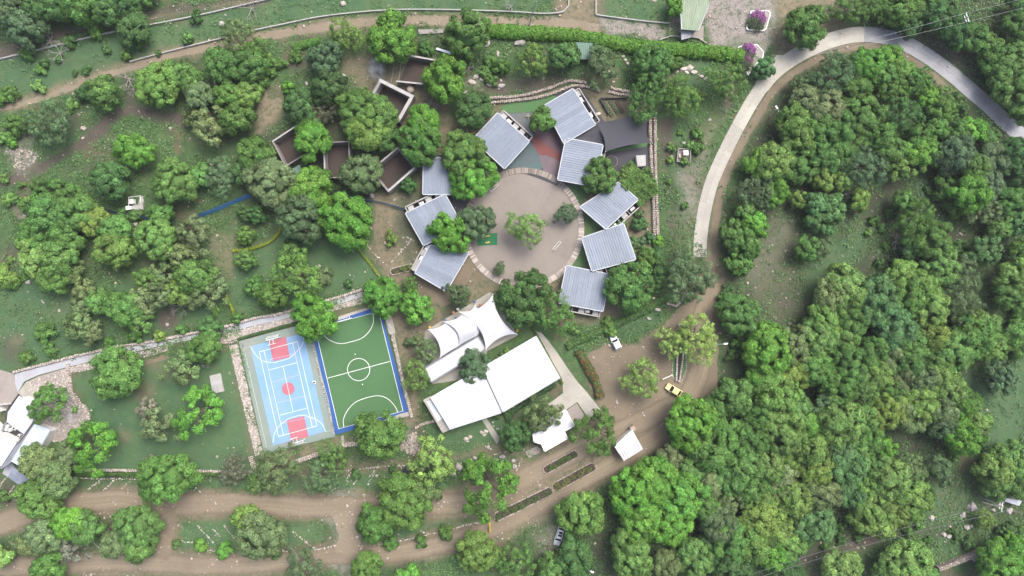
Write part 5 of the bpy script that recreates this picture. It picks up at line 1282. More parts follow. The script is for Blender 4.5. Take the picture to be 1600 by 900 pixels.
# ------------------------------------------------------------------ poles, lamps, wires
def power_pole(top, h, ang, label):
    T = W(*top, h); o = empty('power_pole', (T.x, T.y, 0), label, 'power pole')
    MB().tube([(0, 0, 0), (0, 0, h + .3)], [.2, .13], 8).build('shaft', M['pole'], o); ca, sa = math.cos(ang), math.sin(ang)
    MB().box((0, 0, h - .1), (2.4, .14, .16), ang).build('crossarm', M['white_paint'], o); MB().box((0, 0, h - .9), (1.6, .14, .14), ang).build('crossarm', M['white_paint'], o)
    ends = []
    for t in (-1.1, 0, 1.1):
        MB().tube([(t * ca, t * sa, h), (t * ca, t * sa, h + .3)], .08, 6).build('insulator', M['white_paint'], o); ends.append(Vector((T.x + t * ca, T.y + t * sa, h + .3)))
    return ends
def wire(a, b, label, sag=1.0, r=.028, group=None):
    n = 14; pts = [a.lerp(b, i / n) - Vector((0, 0, sag * 4 * (i / n) * (1 - i / n))) for i in range(n + 1)]
    tag(MB().tube(pts, r, 4).build('power_line', M['wire']), label, 'wire', group)
e = power_pole((1512, 27), 10, 1.9, 'power pole with white crossarms among trees, upper right')
for p, (x, y, z), u in zip((e[0], e[2]), ((1260, 88, 9), (1268, 84, 9)), ('lower', 'upper')): wire(p, W(x, y, z), u + ' of two power lines crossing the road bend, upper right', 1.5, group='upper right power lines')
for p, (x, y, z), u in zip((e[0], e[2]), ((1700, -16, 10), (1700, -30, 10)), ('lower', 'upper')): wire(p, W(x, y, z), u + ' of two power lines leaving the frame at upper right', 1.0, group='power lines leaving at upper right')
e = power_pole((1566, 792), 9, 1.45, 'power pole with white crossarms among boulders, lower right')
for p, (x, y, z), u in zip((e[2], e[0]), ((1178, 896, 9), (1180, 904, 9)), ('upper', 'lower')): wire(p, W(x, y, z), u + ' of two power lines above the pale boulders, lower right', 1.6, group='lower right power lines')
wire(e[1], W(1700, 836, 9), 'power line leaving the frame at lower right', .8)
tag(MB().tube([W(1533, 784) + Vector((0, 0, 0.2)), W(1562, 791) + Vector((0, 0, .5))], .16, 6).build('fallen_pole', M['pole']), 'grey pole lying beside the lower right boulders', 'pole')
def street_lamp(top, toward, label, h=6.5):
    T = W(*top, h); q = W(*toward, h); d = (q - T); o = empty('street_lamp', (T.x, T.y, 0), label, 'street lamp')
    MB().tube([(0, 0, 0), (0, 0, h)], [.12, .07], 8).build('pole', M['steel'], o)
    MB().tube([(0, 0, h - .1), (d.x * .5, d.y * .5, h + .25), (d.x, d.y, h + .2)], .06, 6).build('arm', M['steel'], o)
    MB().box((d.x, d.y, h + .2), (.9, .35, .14), math.atan2(d.y, d.x)).build('lamp_head', M['white_paint'], o)
street_lamp((1124, 538), (1134, 537), 'white street lamp arm right of the parking yard')
street_lamp((1217, 174), (1213, 168), 'slim street lamp beside the concrete road, near trees')
street_lamp((916, 889), (925, 893), 'white street lamp head in the lower edge trees')

# ------------------------------------------------------------------ boulders
BOULD = [(1434, 819, 12, 8, 'w'), (1456, 810, 9, 8, 'w'), (1421, 833, 9, 9, 'w'), (1518, 792, 13, 14, 'b'), (1538, 769, 14, 8, 'b'), (1505, 805, 8, 10, 'b'), (1511, 824, 10, 9, 'w'), (1476, 836, 7, 7, 'w'), (1484, 838, 8, 6, 'w'), (1563, 791, 9, 8, 'w'), (1577, 798, 11, 9, 'b'), (1553, 797, 7, 6, 'b'), (1591, 832, 7, 7, 'b'), (1523, 873, 8, 10, 'b'), (1532, 869, 7, 6, 'b'), (1518, 822, 6, 6, 'b'), (1560, 784, 6, 5, 'w'),
         (1068, 108, 13, 8, 'w'), (1078, 106, 12, 9, 'w'), (1085, 113, 10, 7, 'w'), (1073, 113, 8, 6, 'w'), (1097, 119, 7, 5, 'w'), (1104, 123, 8, 6, 'w'), (1058, 112, 6, 4, 'w'), (977, 94, 6, 5, 'w'), (974, 88, 5, 5, 'w'), (981, 99, 6, 5, 'w'), (1109, 187, 6, 5, 'w'), (811, 66, 17, 10, 'b'), (760, 68, 9, 14, 'b'), (743, 121, 10, 7, 'w'), (737, 128, 12, 8, 'w'), (729, 146, 9, 8, 'w'), (765, 131, 10, 9, 'b'), (782, 135, 12, 10, 'b'), (752, 124, 8, 6, 'w'), (778, 83, 5, 10, 'w'),
         (717, 730, 11, 12, 'w'), (709, 741, 7, 7, 'w'), (747, 733, 9, 7, 'b'), (785, 714, 9, 7, 'b'), (802, 720, 7, 6, 'b'), (804, 729, 6, 7, 'b'), (728, 686, 8, 6, 'w'), (734, 683, 7, 6, 'w'), (731, 690, 5, 4, 'w'), (753, 676, 8, 6, 'w'), (759, 674, 7, 6, 'w'), (757, 680, 5, 4, 'w'), (763, 699, 5, 7, 'w'), (742, 716, 7, 5, 'w'), (580, 305, 7, 7, 'b'), (582, 307, 5, 6, 'w'), (1028, 484, 9, 6, 'w'), (1014, 498, 7, 5, 'b'), (952, 540, 5, 4, 'w'), (535, 118, 9, 6, 'b'), (498, 122, 8, 9, 'b'), (479, 131, 5, 8, 'w'), (935, 178, 8, 6, 'w'), (1049, 245, 5, 5, 'b'), (1069, 223, 6, 4, 'w'), (536, 5, 8, 9, 'w'), (347, 37, 11, 9, 'b'), (130, 200, 8, 8, 'w'), (266, 200, 6, 5, 'w'), (148, 665, 0, 0, 'w'), (212, 350, 7, 7, 'w'), (213, 512, 10, 8, 'b'), (43, 440, 8, 9, 'w')]
bould_objs = []
for x, y, a, b, k in BOULD:
    if not a: continue
    bm = bmesh.new(); bmesh.ops.create_icosphere(bm, subdivisions=2, radius=1.0); sd_ = random.uniform(0, 100)
    for v in bm.verts:
        n = float(fbm(np.array([v.co.x * 2 + sd_ + 50]), np.array([v.co.y * 2 + v.co.z * 1.7 + sd_]), .8, 4, 3)[0]); v.co *= .45 + 1.1 * n
        v.co.x *= a * S * .5; v.co.y *= b * S * .5; v.co.z *= min(a, b) * S * .42
    me = bpy.data.meshes.new('boulder'); bm.to_mesh(me); bm.free(); at = me.attributes.new('tone', 'FLOAT', 'FACE'); at.data.foreach_set('value', [random.uniform(.9, 1.1)] * len(me.polygons))
    o = link('boulder', me, None, M['white_stone' if k == 'w' else 'boulder']); p = W(x, y, .3); o.location = (p.x, p.y, min(a, b) * S * .12); o.rotation_euler.z = random.uniform(-.4, .4)
    bould_objs.append((o, x, y, max(a, b), 'pale' if k == 'w' else 'grey'))

# ------------------------------------------------------------------ trees
def np_mesh(name, v, q, tone, mat):
    me = bpy.data.meshes.new(name); me.vertices.add(len(v)); me.vertices.foreach_set('co', v.astype(np.float32).ravel())
    me.loops.add(q.size); me.loops.foreach_set('vertex_index', q.astype(np.int32).ravel()); k = q.shape[1]
    me.polygons.add(len(q)); me.polygons.foreach_set('loop_start', np.arange(0, q.size, k, dtype=np.int32)); me.update()
    a = me.attributes.new('tone', 'FLOAT', 'FACE'); a.data.foreach_set('value', tone.astype(np.float32)); me.materials.append(mat); return me
def unit(v): return v / np.maximum(np.linalg.norm(v, axis=-1, keepdims=True), 1e-9)
def leaves(p, nrm, size, rng, asp=.6):
    n = len(p); r = unit(rng.normal(size=(n, 3))); t = unit(np.cross(nrm, r)); b = np.cross(nrm, t); s_ = (size * rng.uniform(.65, 1.35, n))[:, None]
    v = np.stack([p + t * s_, p + b * s_ * asp + nrm * s_ * .12, p - t * s_, p - b * s_ * asp + nrm * s_ * .12], 1).reshape(-1, 3)
    return v, np.arange(n * 4).reshape(n, 4)
ICO = None
def ico():
    global ICO
    if ICO is None:
        bm = bmesh.new(); bmesh.ops.create_icosphere(bm, subdivisions=2, radius=1.0); bm.verts.ensure_lookup_table()
        ICO = (np.array([v.co[:] for v in bm.verts]), np.array([[v.index for v in f.verts] for f in bm.faces])); bm.free()
    return ICO
def crown_lobed(R, Hc, V, nl, lr, leaf, seed, core=.66, drop=0.0, base=True, inner=False, sub=15, per=28, wob=.10, asp=.6, soft=.46):
    rng = np.random.default_rng(seed); ph = rng.uniform(0, 6.28, 3); V0, F0 = ico()
    i = np.arange(nl) + .5; z = 1 - 1.45 * i / nl; th = i * 2.39996 + rng.normal(0, .35, nl); z = np.clip(z + rng.normal(0, .07, nl), -.5, .99)
    r = np.sqrt(1 - z * z); ol = 1 + wob * np.sin(2 * th + ph[0]) + wob * .8 * np.sin(3 * th + ph[1]) + .06 * np.sin(5 * th + ph[2])
    keep = rng.random(nl) >= drop
    D = np.stack([r * np.cos(th), r * np.sin(th), z], 1)[keep]; ol = ol[keep]; nl = len(D)
    if inner: D = D * rng.uniform(.45, 1.0, (nl, 1)) ** .6
    rad = lr * rng.uniform(.72, 1.3, nl); C = D * np.array([R, R, V]) * (1 - lr / R * .75)[..., None] if np.ndim(lr) else D * np.array([R, R, V]) * (1 - .75 * lr / R)
    C[:, :2] *= ol[:, None]; C += rng.normal(0, (.08 if inner else .045) * R, C.shape) * [1, 1, .6]; C[:, 2] += Hc
    lt = rng.normal(1, .14, nl)
    sdir = unit(rng.normal(size=(nl, sub, 3)) + D[:, None, :] * .9 + np.array([0, 0, .55])); sr = rad[:, None] * .40 * rng.uniform(.8, 1.25, (nl, sub))
    SCn = C[:, None, :] + sdir * rad[:, None, None] * .70; st = lt[:, None] * rng.normal(1, .09, (nl, sub))
    ld = unit(rng.normal(size=(nl, sub, per, 3)) + sdir[:, :, None, :] * .8 + np.array([0, 0, .35]))
    p = (SCn[:, :, None, :] + ld * sr[:, :, None, None] * rng.uniform(.75, 1.12, (nl, sub, per, 1))).reshape(-1, 3)
    nrm = unit((ld * .75 + sdir[:, :, None, :] * .6 + D[:, None, None, :] * .25).reshape(-1, 3) + rng.normal(0, soft, (len(p), 3)))
    tone = (st[:, :, None] * np.clip(rng.normal(1, .30, (nl, sub, per)), .35, 2.0)).ravel()
    v, q = leaves(p, nrm, np.full(len(p), leaf), rng, asp)
    if core:
        cv = (C[:, None, :] + V0[None] * (rad * core)[:, None, None] * rng.uniform(.85, 1.12, (nl, len(V0), 1))).reshape(-1, 3)
        cf = (F0[None] + (np.arange(nl) * len(V0))[:, None, None]).reshape(-1, 3)
        q2 = np.concatenate([cf, cf[:, 2:]], 1)      # triangles handled below
        mv, mf = cv, cf
        bv = V0 * np.array([R * .6, R * .6, V * .55]) * rng.uniform(.9, 1.1, (len(V0), 1)) + [0, 0, Hc - V * .05]
        if base: mf = np.concatenate([mf, F0 + len(mv)]); mv = np.concatenate([mv, bv])
        tri = np.concatenate([np.stack([q[:, 0], q[:, 1], q[:, 2]], 1), np.stack([q[:, 0], q[:, 2], q[:, 3]], 1), mf + len(v)])
        tone = np.concatenate([tone, tone, np.full(len(mf), .8)]); return np.concatenate([v, mv]), tri, tone  # core faces toned darker, putting shade into the crown's gaps
    return v, q, tone
def crown_feather(R, Hc, V, n, leaf, seed, per=18, wob=.2):
    rng = np.random.default_rng(seed); ph = rng.uniform(0, 6.28, 4); d = unit(rng.normal(size=(n, 3)) + [0, 0, .5]); rr = rng.uniform(.12, 1, n) ** .42
    th = np.arctan2(d[:, 1], d[:, 0]); ol = 1 + wob * np.sin(2 * th + ph[0]) + wob * np.sin(3 * th + ph[1]) + .1 * np.sin(7 * th + ph[2])
    C = d * rr[:, None] * np.array([R, R, V]); C[:, :2] *= ol[:, None]; C += rng.normal(0, .05 * R, C.shape); C[:, 2] = np.maximum(C[:, 2], -V * .45) + Hc
    # clumps gathered on sprays
    cl = rng.integers(0, max(6, n // 14), n); g = rng.normal(0, 1, (cl.max() + 1)); ct = 1 + .10 * g[cl]
    off = rng.normal(size=(n, per, 3)) * R * .065; p = (C[:, None, :] + off).reshape(-1, 3)
    nrm = unit(np.repeat(d, per, 0) * .4 + np.array([0, 0, .6]) + rng.normal(0, .45, (n * per, 3)))
    tone = (ct[:, None] * np.clip(rng.normal(1, .2, (n, per)), .5, 1.6)).ravel(); v, q = leaves(p, nrm, np.full(n * per, leaf), rng, .36)
    return v, q, tone
def trunk_mesh(R, Hc, seed, bare=False):
    rng = random.Random(seed); mb = MB(); r0 = .07 + R * .035; top = Hc * .55
    mb.tube([(0, 0, -.1), (rng.uniform(-.1, .1), rng.uniform(-.1, .1), top * .5), (0, 0, top)], [r0 * 1.3, r0, r0 * .8], 8)
    for k in range(6):
        a = k * 1.05 + rng.uniform(-.3, .3); L = R * rng.uniform(.5, .8); x, y = math.cos(a), math.sin(a)
        tip = Vector((x * L, y * L, Hc + rng.uniform(-.1, .35) * R * .5)); mid = Vector((x * L * .45, y * L * .45, (top + tip.z) / 2 + .1 * R))
        mb.tube([(0, 0, top - .1), mid, tip], [r0 * .6, r0 * .4, r0 * .15], 6)
        for j in range(2):
            b = a + rng.uniform(-.8, .8); t2 = mid + Vector((math.cos(b), math.sin(b), .5)) * R * .4; mb.tube([mid, t2], [r0 * .3, r0 * .08], 5)
    return mb.mesh('trunk', M['bark'])
PROTO = {}
def make_protos():
    def put(k, R, Hc, fn, nv):
        for i in range(nv):
            v, q, t = fn(i); PROTO.setdefault(k, []).append((R, Hc, np_mesh('crown', v, q, t, M['leaf']), trunk_mesh(R, Hc, ord(k) + i)))
    for R, nl, lr, nv in ((3.0, 15, 1.12, 3), (4.4, 27, 1.32, 4), (6.2, 50, 1.42, 4)):
        Hc = 1.9 + R * .66; put('b', R, Hc, lambda i, R=R, nl=nl, lr=lr, Hc=Hc: crown_lobed(R, Hc, R * .68, nl, lr, .20, 100 + i + int(R * 10), per=28), nv)
    for R, nl, lr, nv in ((3.6, 26, 1.0, 2), (5.4, 46, 1.25, 3)):
        Hc = 1.8 + R * .62; put('r', R, Hc, lambda i, R=R, nl=nl, lr=lr, Hc=Hc: crown_lobed(R, Hc, R * .7, nl, lr, .185, 300 + i + int(R * 10), per=24, sub=12, wob=.06), nv)
    for R, nl, lr, nv in ((4.2, 24, 1.05, 3), (6.2, 42, 1.25, 3)):
        Hc = 1.9 + R * .6; put('o', R, Hc, lambda i, R=R, nl=nl, lr=lr, Hc=Hc: crown_lobed(R, Hc, R * .55, nl, lr, .19, 500 + i + int(R * 10), core=.3, drop=.12, per=24, sub=12, wob=.22, base=False, inner=True), nv)
    for R, nl, lr, nv in ((3.4, 60, .72, 3), (5.6, 110, .92, 4)):
        Hc = 1.8 + R * .6; put('f', R, Hc, lambda i, R=R, nl=nl, lr=lr, Hc=Hc: crown_lobed(R, Hc, R * .58, nl, lr, .15, 700 + i + int(R * 10), core=0, per=20, sub=8, wob=.2, inner=True, asp=.42, soft=.5), nv)
    for R, nl, lr, nv in ((1.4, 7, .7, 3), (2.6, 13, 1.0, 3)):
        put('s', R, R * .55, lambda i, R=R, nl=nl, lr=lr: crown_lobed(R, R * .55, R * .6, nl, lr, .16, 900 + i + int(R * 10), per=22, sub=11), nv)
make_protos()
TINT = dict(g=(.100, .206, .050), d=(.072, .154, .046), l=(.144, .262, .066), b=(.114, .264, .042), y=(.152, .240, .056), o=(.146, .212, .084), k=(.100, .172, .076), t=(.094, .204, .070), n=(.195, .20, .135), u=(.124, .140, .082), c=(.215, .345, .092))
TW = dict(c='pale lime green', g='mid green', d='dark green', l='light green', b='bright green', y='yellow-green', o='olive green', k='grey-green', t='blue-green', n='pale greyish', u='brownish green')
KW = dict(b='lobed tree', r='round dense tree', f='feathery tree', o='loose tree', s='shrub')
NAMES = dict(b='lobed_tree', r='round_tree', f='feathery_tree', o='loose_tree', s='shrub')
TREES = '''
12,14,28,b,k 38,42,27,b,k 62,8,26,b,d 92,14,24,b,d 130,10,30,b,g 165,12,26,b,d 196,6,22,b,d 230,-4,14,b,d 206,43,26,b,d 150,49,12,s,g 42,83,13,s,g 107,64,11,s,d 308,27,10,s,d 294,58,8,s,g
368,56,30,f,o 397,80,26,f,l 160,143,27,b,g 134,145,15,s,d 110,166,10,s,l 246,130,32,b,l 282,118,20,b,g 298,128,22,b,g 345,102,25,b,g 384,103,28,b,g 312,152,24,b,o 352,148,24,b,g 386,146,22,b,l 325,193,34,o,o 368,186,26,b,g 298,184,16,o,o 78,192,36,f,k 207,235,30,r,b
15,146,14,s,g 60,136,10,s,l 0,152,14,s,g 26,196,18,s,g 8,216,12,s,l 20,222,9,s,b 62,292,16,s,g 88,288,12,s,g 14,312,12,s,l 
172,282,30,b,d 272,282,34,b,g 312,274,20,b,g 342,275,27,f,k 396,240,27,b,g 422,284,36,b,o 380,270,18,b,d
75,335,31,b,g 113,326,33,b,g 143,344,24,b,y 58,362,27,b,g 100,366,28,b,g 60,404,32,b,l 94,400,28,b,g 84,434,26,b,g 110,426,22,f,o 132,452,22,o,o 178,360,26,b,g 178,390,29,b,y 242,372,32,b,l 250,335,20,b,g 303,366,33,o,o 285,402,27,o,o 304,430,30,b,g 334,446,22,o,o 226,436,24,o,g 252,428,22,o,o 382,332,13,r,d 383,368,15,r,g 383,407,17,r,g 398,447,16,r,g 6,432,20,s,l
124,478,24,o,o 118,506,27,o,o 142,520,22,o,o 152,470,20,b,g 190,482,27,b,g 222,470,26,o,o 214,500,25,o,g 252,460,25,o,o 279,458,21,b,l 320,460,32,o,o 70,520,16,s,g 42,558,12,s,g 78,546,12,s,g 170,532,8,s,g 212,525,10,s,g 249,524,10,s,y 284,513,9,s,g 336,487,7,s,l 372,497,10,s,g 327,513,18,r,d
178,583,40,r,g 284,576,27,o,o 316,545,26,b,g 326,528,16,b,g 80,632,38,o,g 310,643,42,o,b 229,640,22,o,n 246,666,30,o,o 145,696,45,o,b 62,722,28,b,o 88,746,28,b,o 104,712,24,b,o 60,778,34,b,g 258,748,40,b,g 240,728,20,o,n 365,735,26,f,u
68,838,28,b,o 106,818,26,b,b 132,826,26,b,g 110,858,24,o,n 48,852,20,b,o 210,824,33,b,g 180,850,24,b,o 216,854,24,b,g 76,888,25,b,g -2,870,20,b,l 5,776,10,s,d 404,838,38,b,o 384,812,22,b,l 312,853,10,s,b 351,860,13,s,b 276,850,7,s,d
430,736,38,f,o 402,752,18,f,l 500,748,32,f,k 521,711,27,f,l 593,679,40,r,g 672,724,44,o,c 632,784,38,b,g 662,766,24,b,o 585,820,28,b,g 762,758,56,o,b 745,862,33,b,l 806,880,34,f,g 475,886,32,f,k 572,888,26,b,g 640,900,20,b,b 555,741,9,s,d 614,733,7,s,d 610,850,12,s,g 660,845,10,s,g 697,832,13,s,g 432,866,9,s,d 908,802,34,b,l 899,872,31,b,d 862,894,25,b,g
490,495,34,r,b 597,464,29,r,b 650,480,25,r,b 426,461,23,b,g 664,546,22,f,o 650,586,27,f,l 640,533,9,s,k 740,574,27,r,k 715,460,21,f,k 818,466,40,r,d 868,491,36,f,g
486,219,28,b,b 484,294,31,b,b 470,342,38,b,k 540,346,40,b,b 566,271,31,b,k 558,166,32,b,g 592,180,28,b,g 574,208,28,b,y 550,196,20,b,g 602,214,22,b,g 660,190,28,b,b 655,222,34,b,g 637,289,13,r,d 725,240,33,b,g 738,276,33,b,b 702,366,32,r,b 744,347,29,r,k 612,372,11,s,y 464,430,40,f,l 452,396,20,b,d 505,432,15,s,o 545,443,8,s,d 400,336,14,r,d 820,356,34,f,c 885,334,18,f,k 780,420,12,f,k 640,446,16,f,g 412,452,12,r,g
540,56,28,f,y 612,57,38,r,b 730,52,34,r,g 508,92,28,r,k 512,136,28,b,d 470,166,26,b,d 486,192,18,b,d 502,176,20,f,u 450,136,11,s,b 695,124,35,b,b 740,170,27,b,d 757,170,16,f,o 666,76,12,s,g 782,105,15,s,g 408,132,14,s,g 392,160,10,s,g 440,100,9,s,g
830,95,30,o,l 882,88,21,b,d 940,105,34,o,k 1020,100,32,b,g 1054,98,12,s,g 1008,156,36,f,g 1066,150,34,f,g 1135,125,32,f,g 1195,106,18,r,t 848,188,21,b,g 1054,9,16,b,b 1097,148,7,s,y 1090,210,10,s,g
938,275,27,r,g 985,447,36,r,g 1080,430,42,f,k 998,350,12,s,t 1016,370,8,s,t 1028,377,9,s,b 1010,402,15,s,g 1030,408,11,s,d 1032,428,11,s,d 1028,446,11,s,d 1012,392,9,s,l 1190,255,25,b,b 1180,300,30,f,k 1145,365,20,b,g 1182,350,20,b,b 1166,382,24,b,g 1155,412,20,b,g 1165,330,16,b,g
1087,529,38,f,c 1050,535,25,f,c 1003,591,33,f,c 1155,490,30,b,g 1200,548,34,b,b 1150,620,28,b,g 1080,662,42,b,b 1112,645,26,b,g 846,646,35,o,o 932,676,41,o,g 806,681,27,r,d
990,768,40,b,b 1024,750,36,b,b 1062,772,38,b,b 998,812,36,b,b 1044,818,34,b,b 1020,790,26,b,b 1048,716,22,b,o 985,866,35,b,l 1040,880,24,b,o 1085,872,32,b,l 1075,740,26,b,g
1138,690,34,b,g 1180,684,30,b,g 1112,710,30,b,g 1162,726,28,b,g 1196,720,26,b,l 1140,750,28,b,g 1108,756,24,b,o 1140,784,30,f,o 1100,792,26,b,g 1124,818,30,b,k 1172,762,26,b,g 1192,780,24,b,y 1190,812,28,b,y 1150,846,36,b,g 1178,852,28,b,g 1118,852,24,b,d 1146,888,28,b,d 1205,752,22,b,g 1090,690,24,b,g 1220,672,34,b,l 1192,648,24,b,g
1262,40,33,r,g 1328,14,28,f,g 1366,10,28,f,g 1406,12,24,b,g 1440,8,25,b,g 1462,26,25,b,d 1424,36,19,b,d 1492,44,24,b,d 1518,58,23,b,g 1545,72,20,b,g 1590,44,24,b,g 1552,92,22,b,g 1580,92,28,b,g 1584,130,33,b,g 1604,166,24,b,g 1566,112,14,b,d 1592,8,18,b,d 1478,8,20,b,d 
1308,116,40,f,k 1252,130,18,f,o 1355,100,24,b,b 1390,94,22,b,b 1410,112,18,b,g 1380,112,20,b,g 1396,142,28,f,l 1336,142,24,b,g 1434,128,24,f,g 1478,146,17,f,l 1450,152,18,b,b 1410,180,32,f,t 1346,180,32,b,g 1260,156,24,b,o 1290,168,28,b,o 1240,190,26,b,l 1250,216,26,b,l 1286,202,28,b,g 1314,198,24,b,g 1376,212,24,b,g 1470,172,22,b,g 1492,166,18,b,d 1462,200,20,b,g 1520,202,20,b,b 1500,212,20,b,g 1546,216,16,b,d 1482,220,20,o,o 1440,212,20,b,g 1338,222,22,b,g
1210,250,28,b,l 1212,300,22,b,b 1250,256,30,b,g 1290,244,28,b,g 1290,276,20,b,y 1318,282,16,b,y 1314,240,24,b,g 1352,260,38,f,k 1412,258,27,o,y 1390,230,24,b,g 1250,312,14,b,y 1276,320,19,b,t 1300,326,20,b,t 1276,343,18,b,t 1293,356,12,b,t 1345,312,16,b,y 1262,388,18,b,g 1286,388,16,o,o 1428,348,36,f,g 1456,376,30,b,g 1424,386,18,b,d 1414,318,18,b,g 1310,421,14,s,l 1320,448,28,b,l
1442,236,24,b,b 1464,242,20,b,d 1492,240,27,b,k 1484,262,15,b,k 1522,262,24,b,g 1552,250,26,b,k 1582,240,26,b,d 1592,272,26,b,d 1542,286,24,b,k 1515,302,28,b,b 1541,330,24,f,o 1582,312,24,b,g 1476,296,22,s,g 1490,326,18,s,g 1566,356,18,b,g 1594,346,18,b,d 1540,390,25,r,t 1596,390,18,b,g 1500,386,12,s,g 1590,430,26,b,l 1410,432,24,b,l 1470,416,30,b,l 1500,422,32,f,k 1440,444,24,b,l
1300,462,26,b,o 1322,476,24,b,g 1370,470,34,b,t 1392,488,30,b,t 1350,490,22,b,l 1420,462,30,b,g 1450,477,32,b,l 1502,466,36,f,k 1284,502,26,b,l 1330,504,24,b,g 1324,524,20,b,l 1280,528,28,b,l 1302,540,18,b,g 1402,518,28,b,t 1460,526,26,b,y 1490,548,30,b,l 1424,538,26,b,g 1516,496,24,f,l 1546,504,16,b,l 1522,526,30,b,g 1550,542,22,b,l
1244,542,30,b,o 1272,550,22,b,l 1230,586,30,b,y 1270,578,26,b,g 1216,622,38,b,l 1194,592,26,b,b 1238,642,26,b,l 1330,572,32,b,g 1368,552,26,b,g 1310,602,30,b,g 1350,604,28,b,g 1372,582,24,b,l 1396,560,26,b,o 1420,568,26,b,g 1442,592,26,b,k 1468,564,24,b,g 1414,594,24,b,o 1464,588,26,b,l 1440,614,28,b,l 1480,606,28,b,l 1386,642,30,b,y 1286,634,20,b,k 1312,658,34,b,l 1352,650,24,b,g 1420,650,26,b,o 1444,638,26,b,l 1468,642,26,b,o 1472,664,24,b,k 1510,632,28,f,b 1260,662,22,b,b 1564,590,24,r,k 1580,520,22,s,g 1592,546,18,s,g 1592,486,16,s,g 1576,460,22,b,g 1395,612,22,b,g
786,556,6,s,g 778,562,5,s,g 792,548,5,s,l 783,640,8,s,d 792,646,7,s,d 776,650,6,s,d 797,634,7,s,d 1505,682,28,b,b 1240,708,24,b,y 1268,700,28,b,y 1278,732,26,b,y 1230,736,20,b,o 1222,762,22,b,o 1242,782,28,b,y 1286,772,26,b,o 1310,702,26,b,t 1326,728,28,b,t 1346,700,24,b,g 1362,688,22,b,g 1384,702,18,b,b 1330,772,24,b,t 1352,758,20,b,g 1390,746,30,b,l 1366,730,22,b,g 1420,734,28,f,o 1426,756,20,b,g 1430,782,28,b,l 1366,802,30,b,l 1400,802,22,b,y 1376,822,20,b,l 1275,820,31,r,t 1214,796,20,b,y 1212,832,20,b,y 1238,826,18,b,y 1236,852,24,b,l 1210,868,24,b,b 1230,894,28,f,d 1470,742,30,o,k 1556,736,28,b,l 1580,718,28,b,l 1592,756,24,b,g 1560,758,22,b,g 1540,812,16,f,y 1320,892,28,b,l 1385,896,20,b,d 1420,882,34,b,l 1444,902,20,b,g 1560,882,30,b,b 1594,868,28,b,b 1584,848,16,b,b 1530,660,18,b,l
'''
rs = random.Random(5)
for zone, n, tint in (('1440,270 1560,280 1570,345 1490,340 1450,310', 26, 'gd'), ('1440,815 1600,815 1600,850 1440,850', 12, 'gd'), ('1165,500 1180,540 1130,600 1125,560', 10, 'gd'), ('1360,320 1400,300 1420,400 1350,420', 12, 'gdl'), ('960,345 1005,330 1015,440 985,420', 16, 'tgk'), ('1040,190 1100,190 1080,330 1040,330', 9, 'gl'), ('1120,440 1140,440 1140,520 1120,520', 7, 'gd'), ('1560,520 1600,480 1600,570 1560,560', 9, 'gd'), ('1100,0 1590,60 1540,90 1440,60', 0, 'g'), ('60,95 180,75 300,50 300,70 180,100 60,130', 10, 'gd'), ('0,270 60,270 60,330 0,330', 9, 'gl'), ('10,370 50,370 50,440 0,450', 8, 'gl'), ('130,320 220,330 230,345 140,345', 6, 'gd'), ('660,60 770,60 770,140 700,100', 10, 'gl'), ('400,85 480,85 440,120 410,120', 9, 'gl'), ('1240,830 1420,790 1440,830 1290,860', 12, 'gd'), ('880,510 950,500 960,530 900,535', 6, 'gl'), ('1490,660 1560,650 1530,780 1480,720', 9, 'gd')):
    zp = P(zone); got = 0
    while got < n:
        x = rs.uniform(min(p[0] for p in zp), max(p[0] for p in zp)); y = rs.uniform(min(p[1] for p in zp), max(p[1] for p in zp))
        if sd_poly(zp, np.array([x]), np.array([y]))[0] < 0: TREES += ' %.0f,%.0f,%.1f,s,%s' % (x, y, rs.uniform(4.5, 10), rs.choice(tint)); got += 1
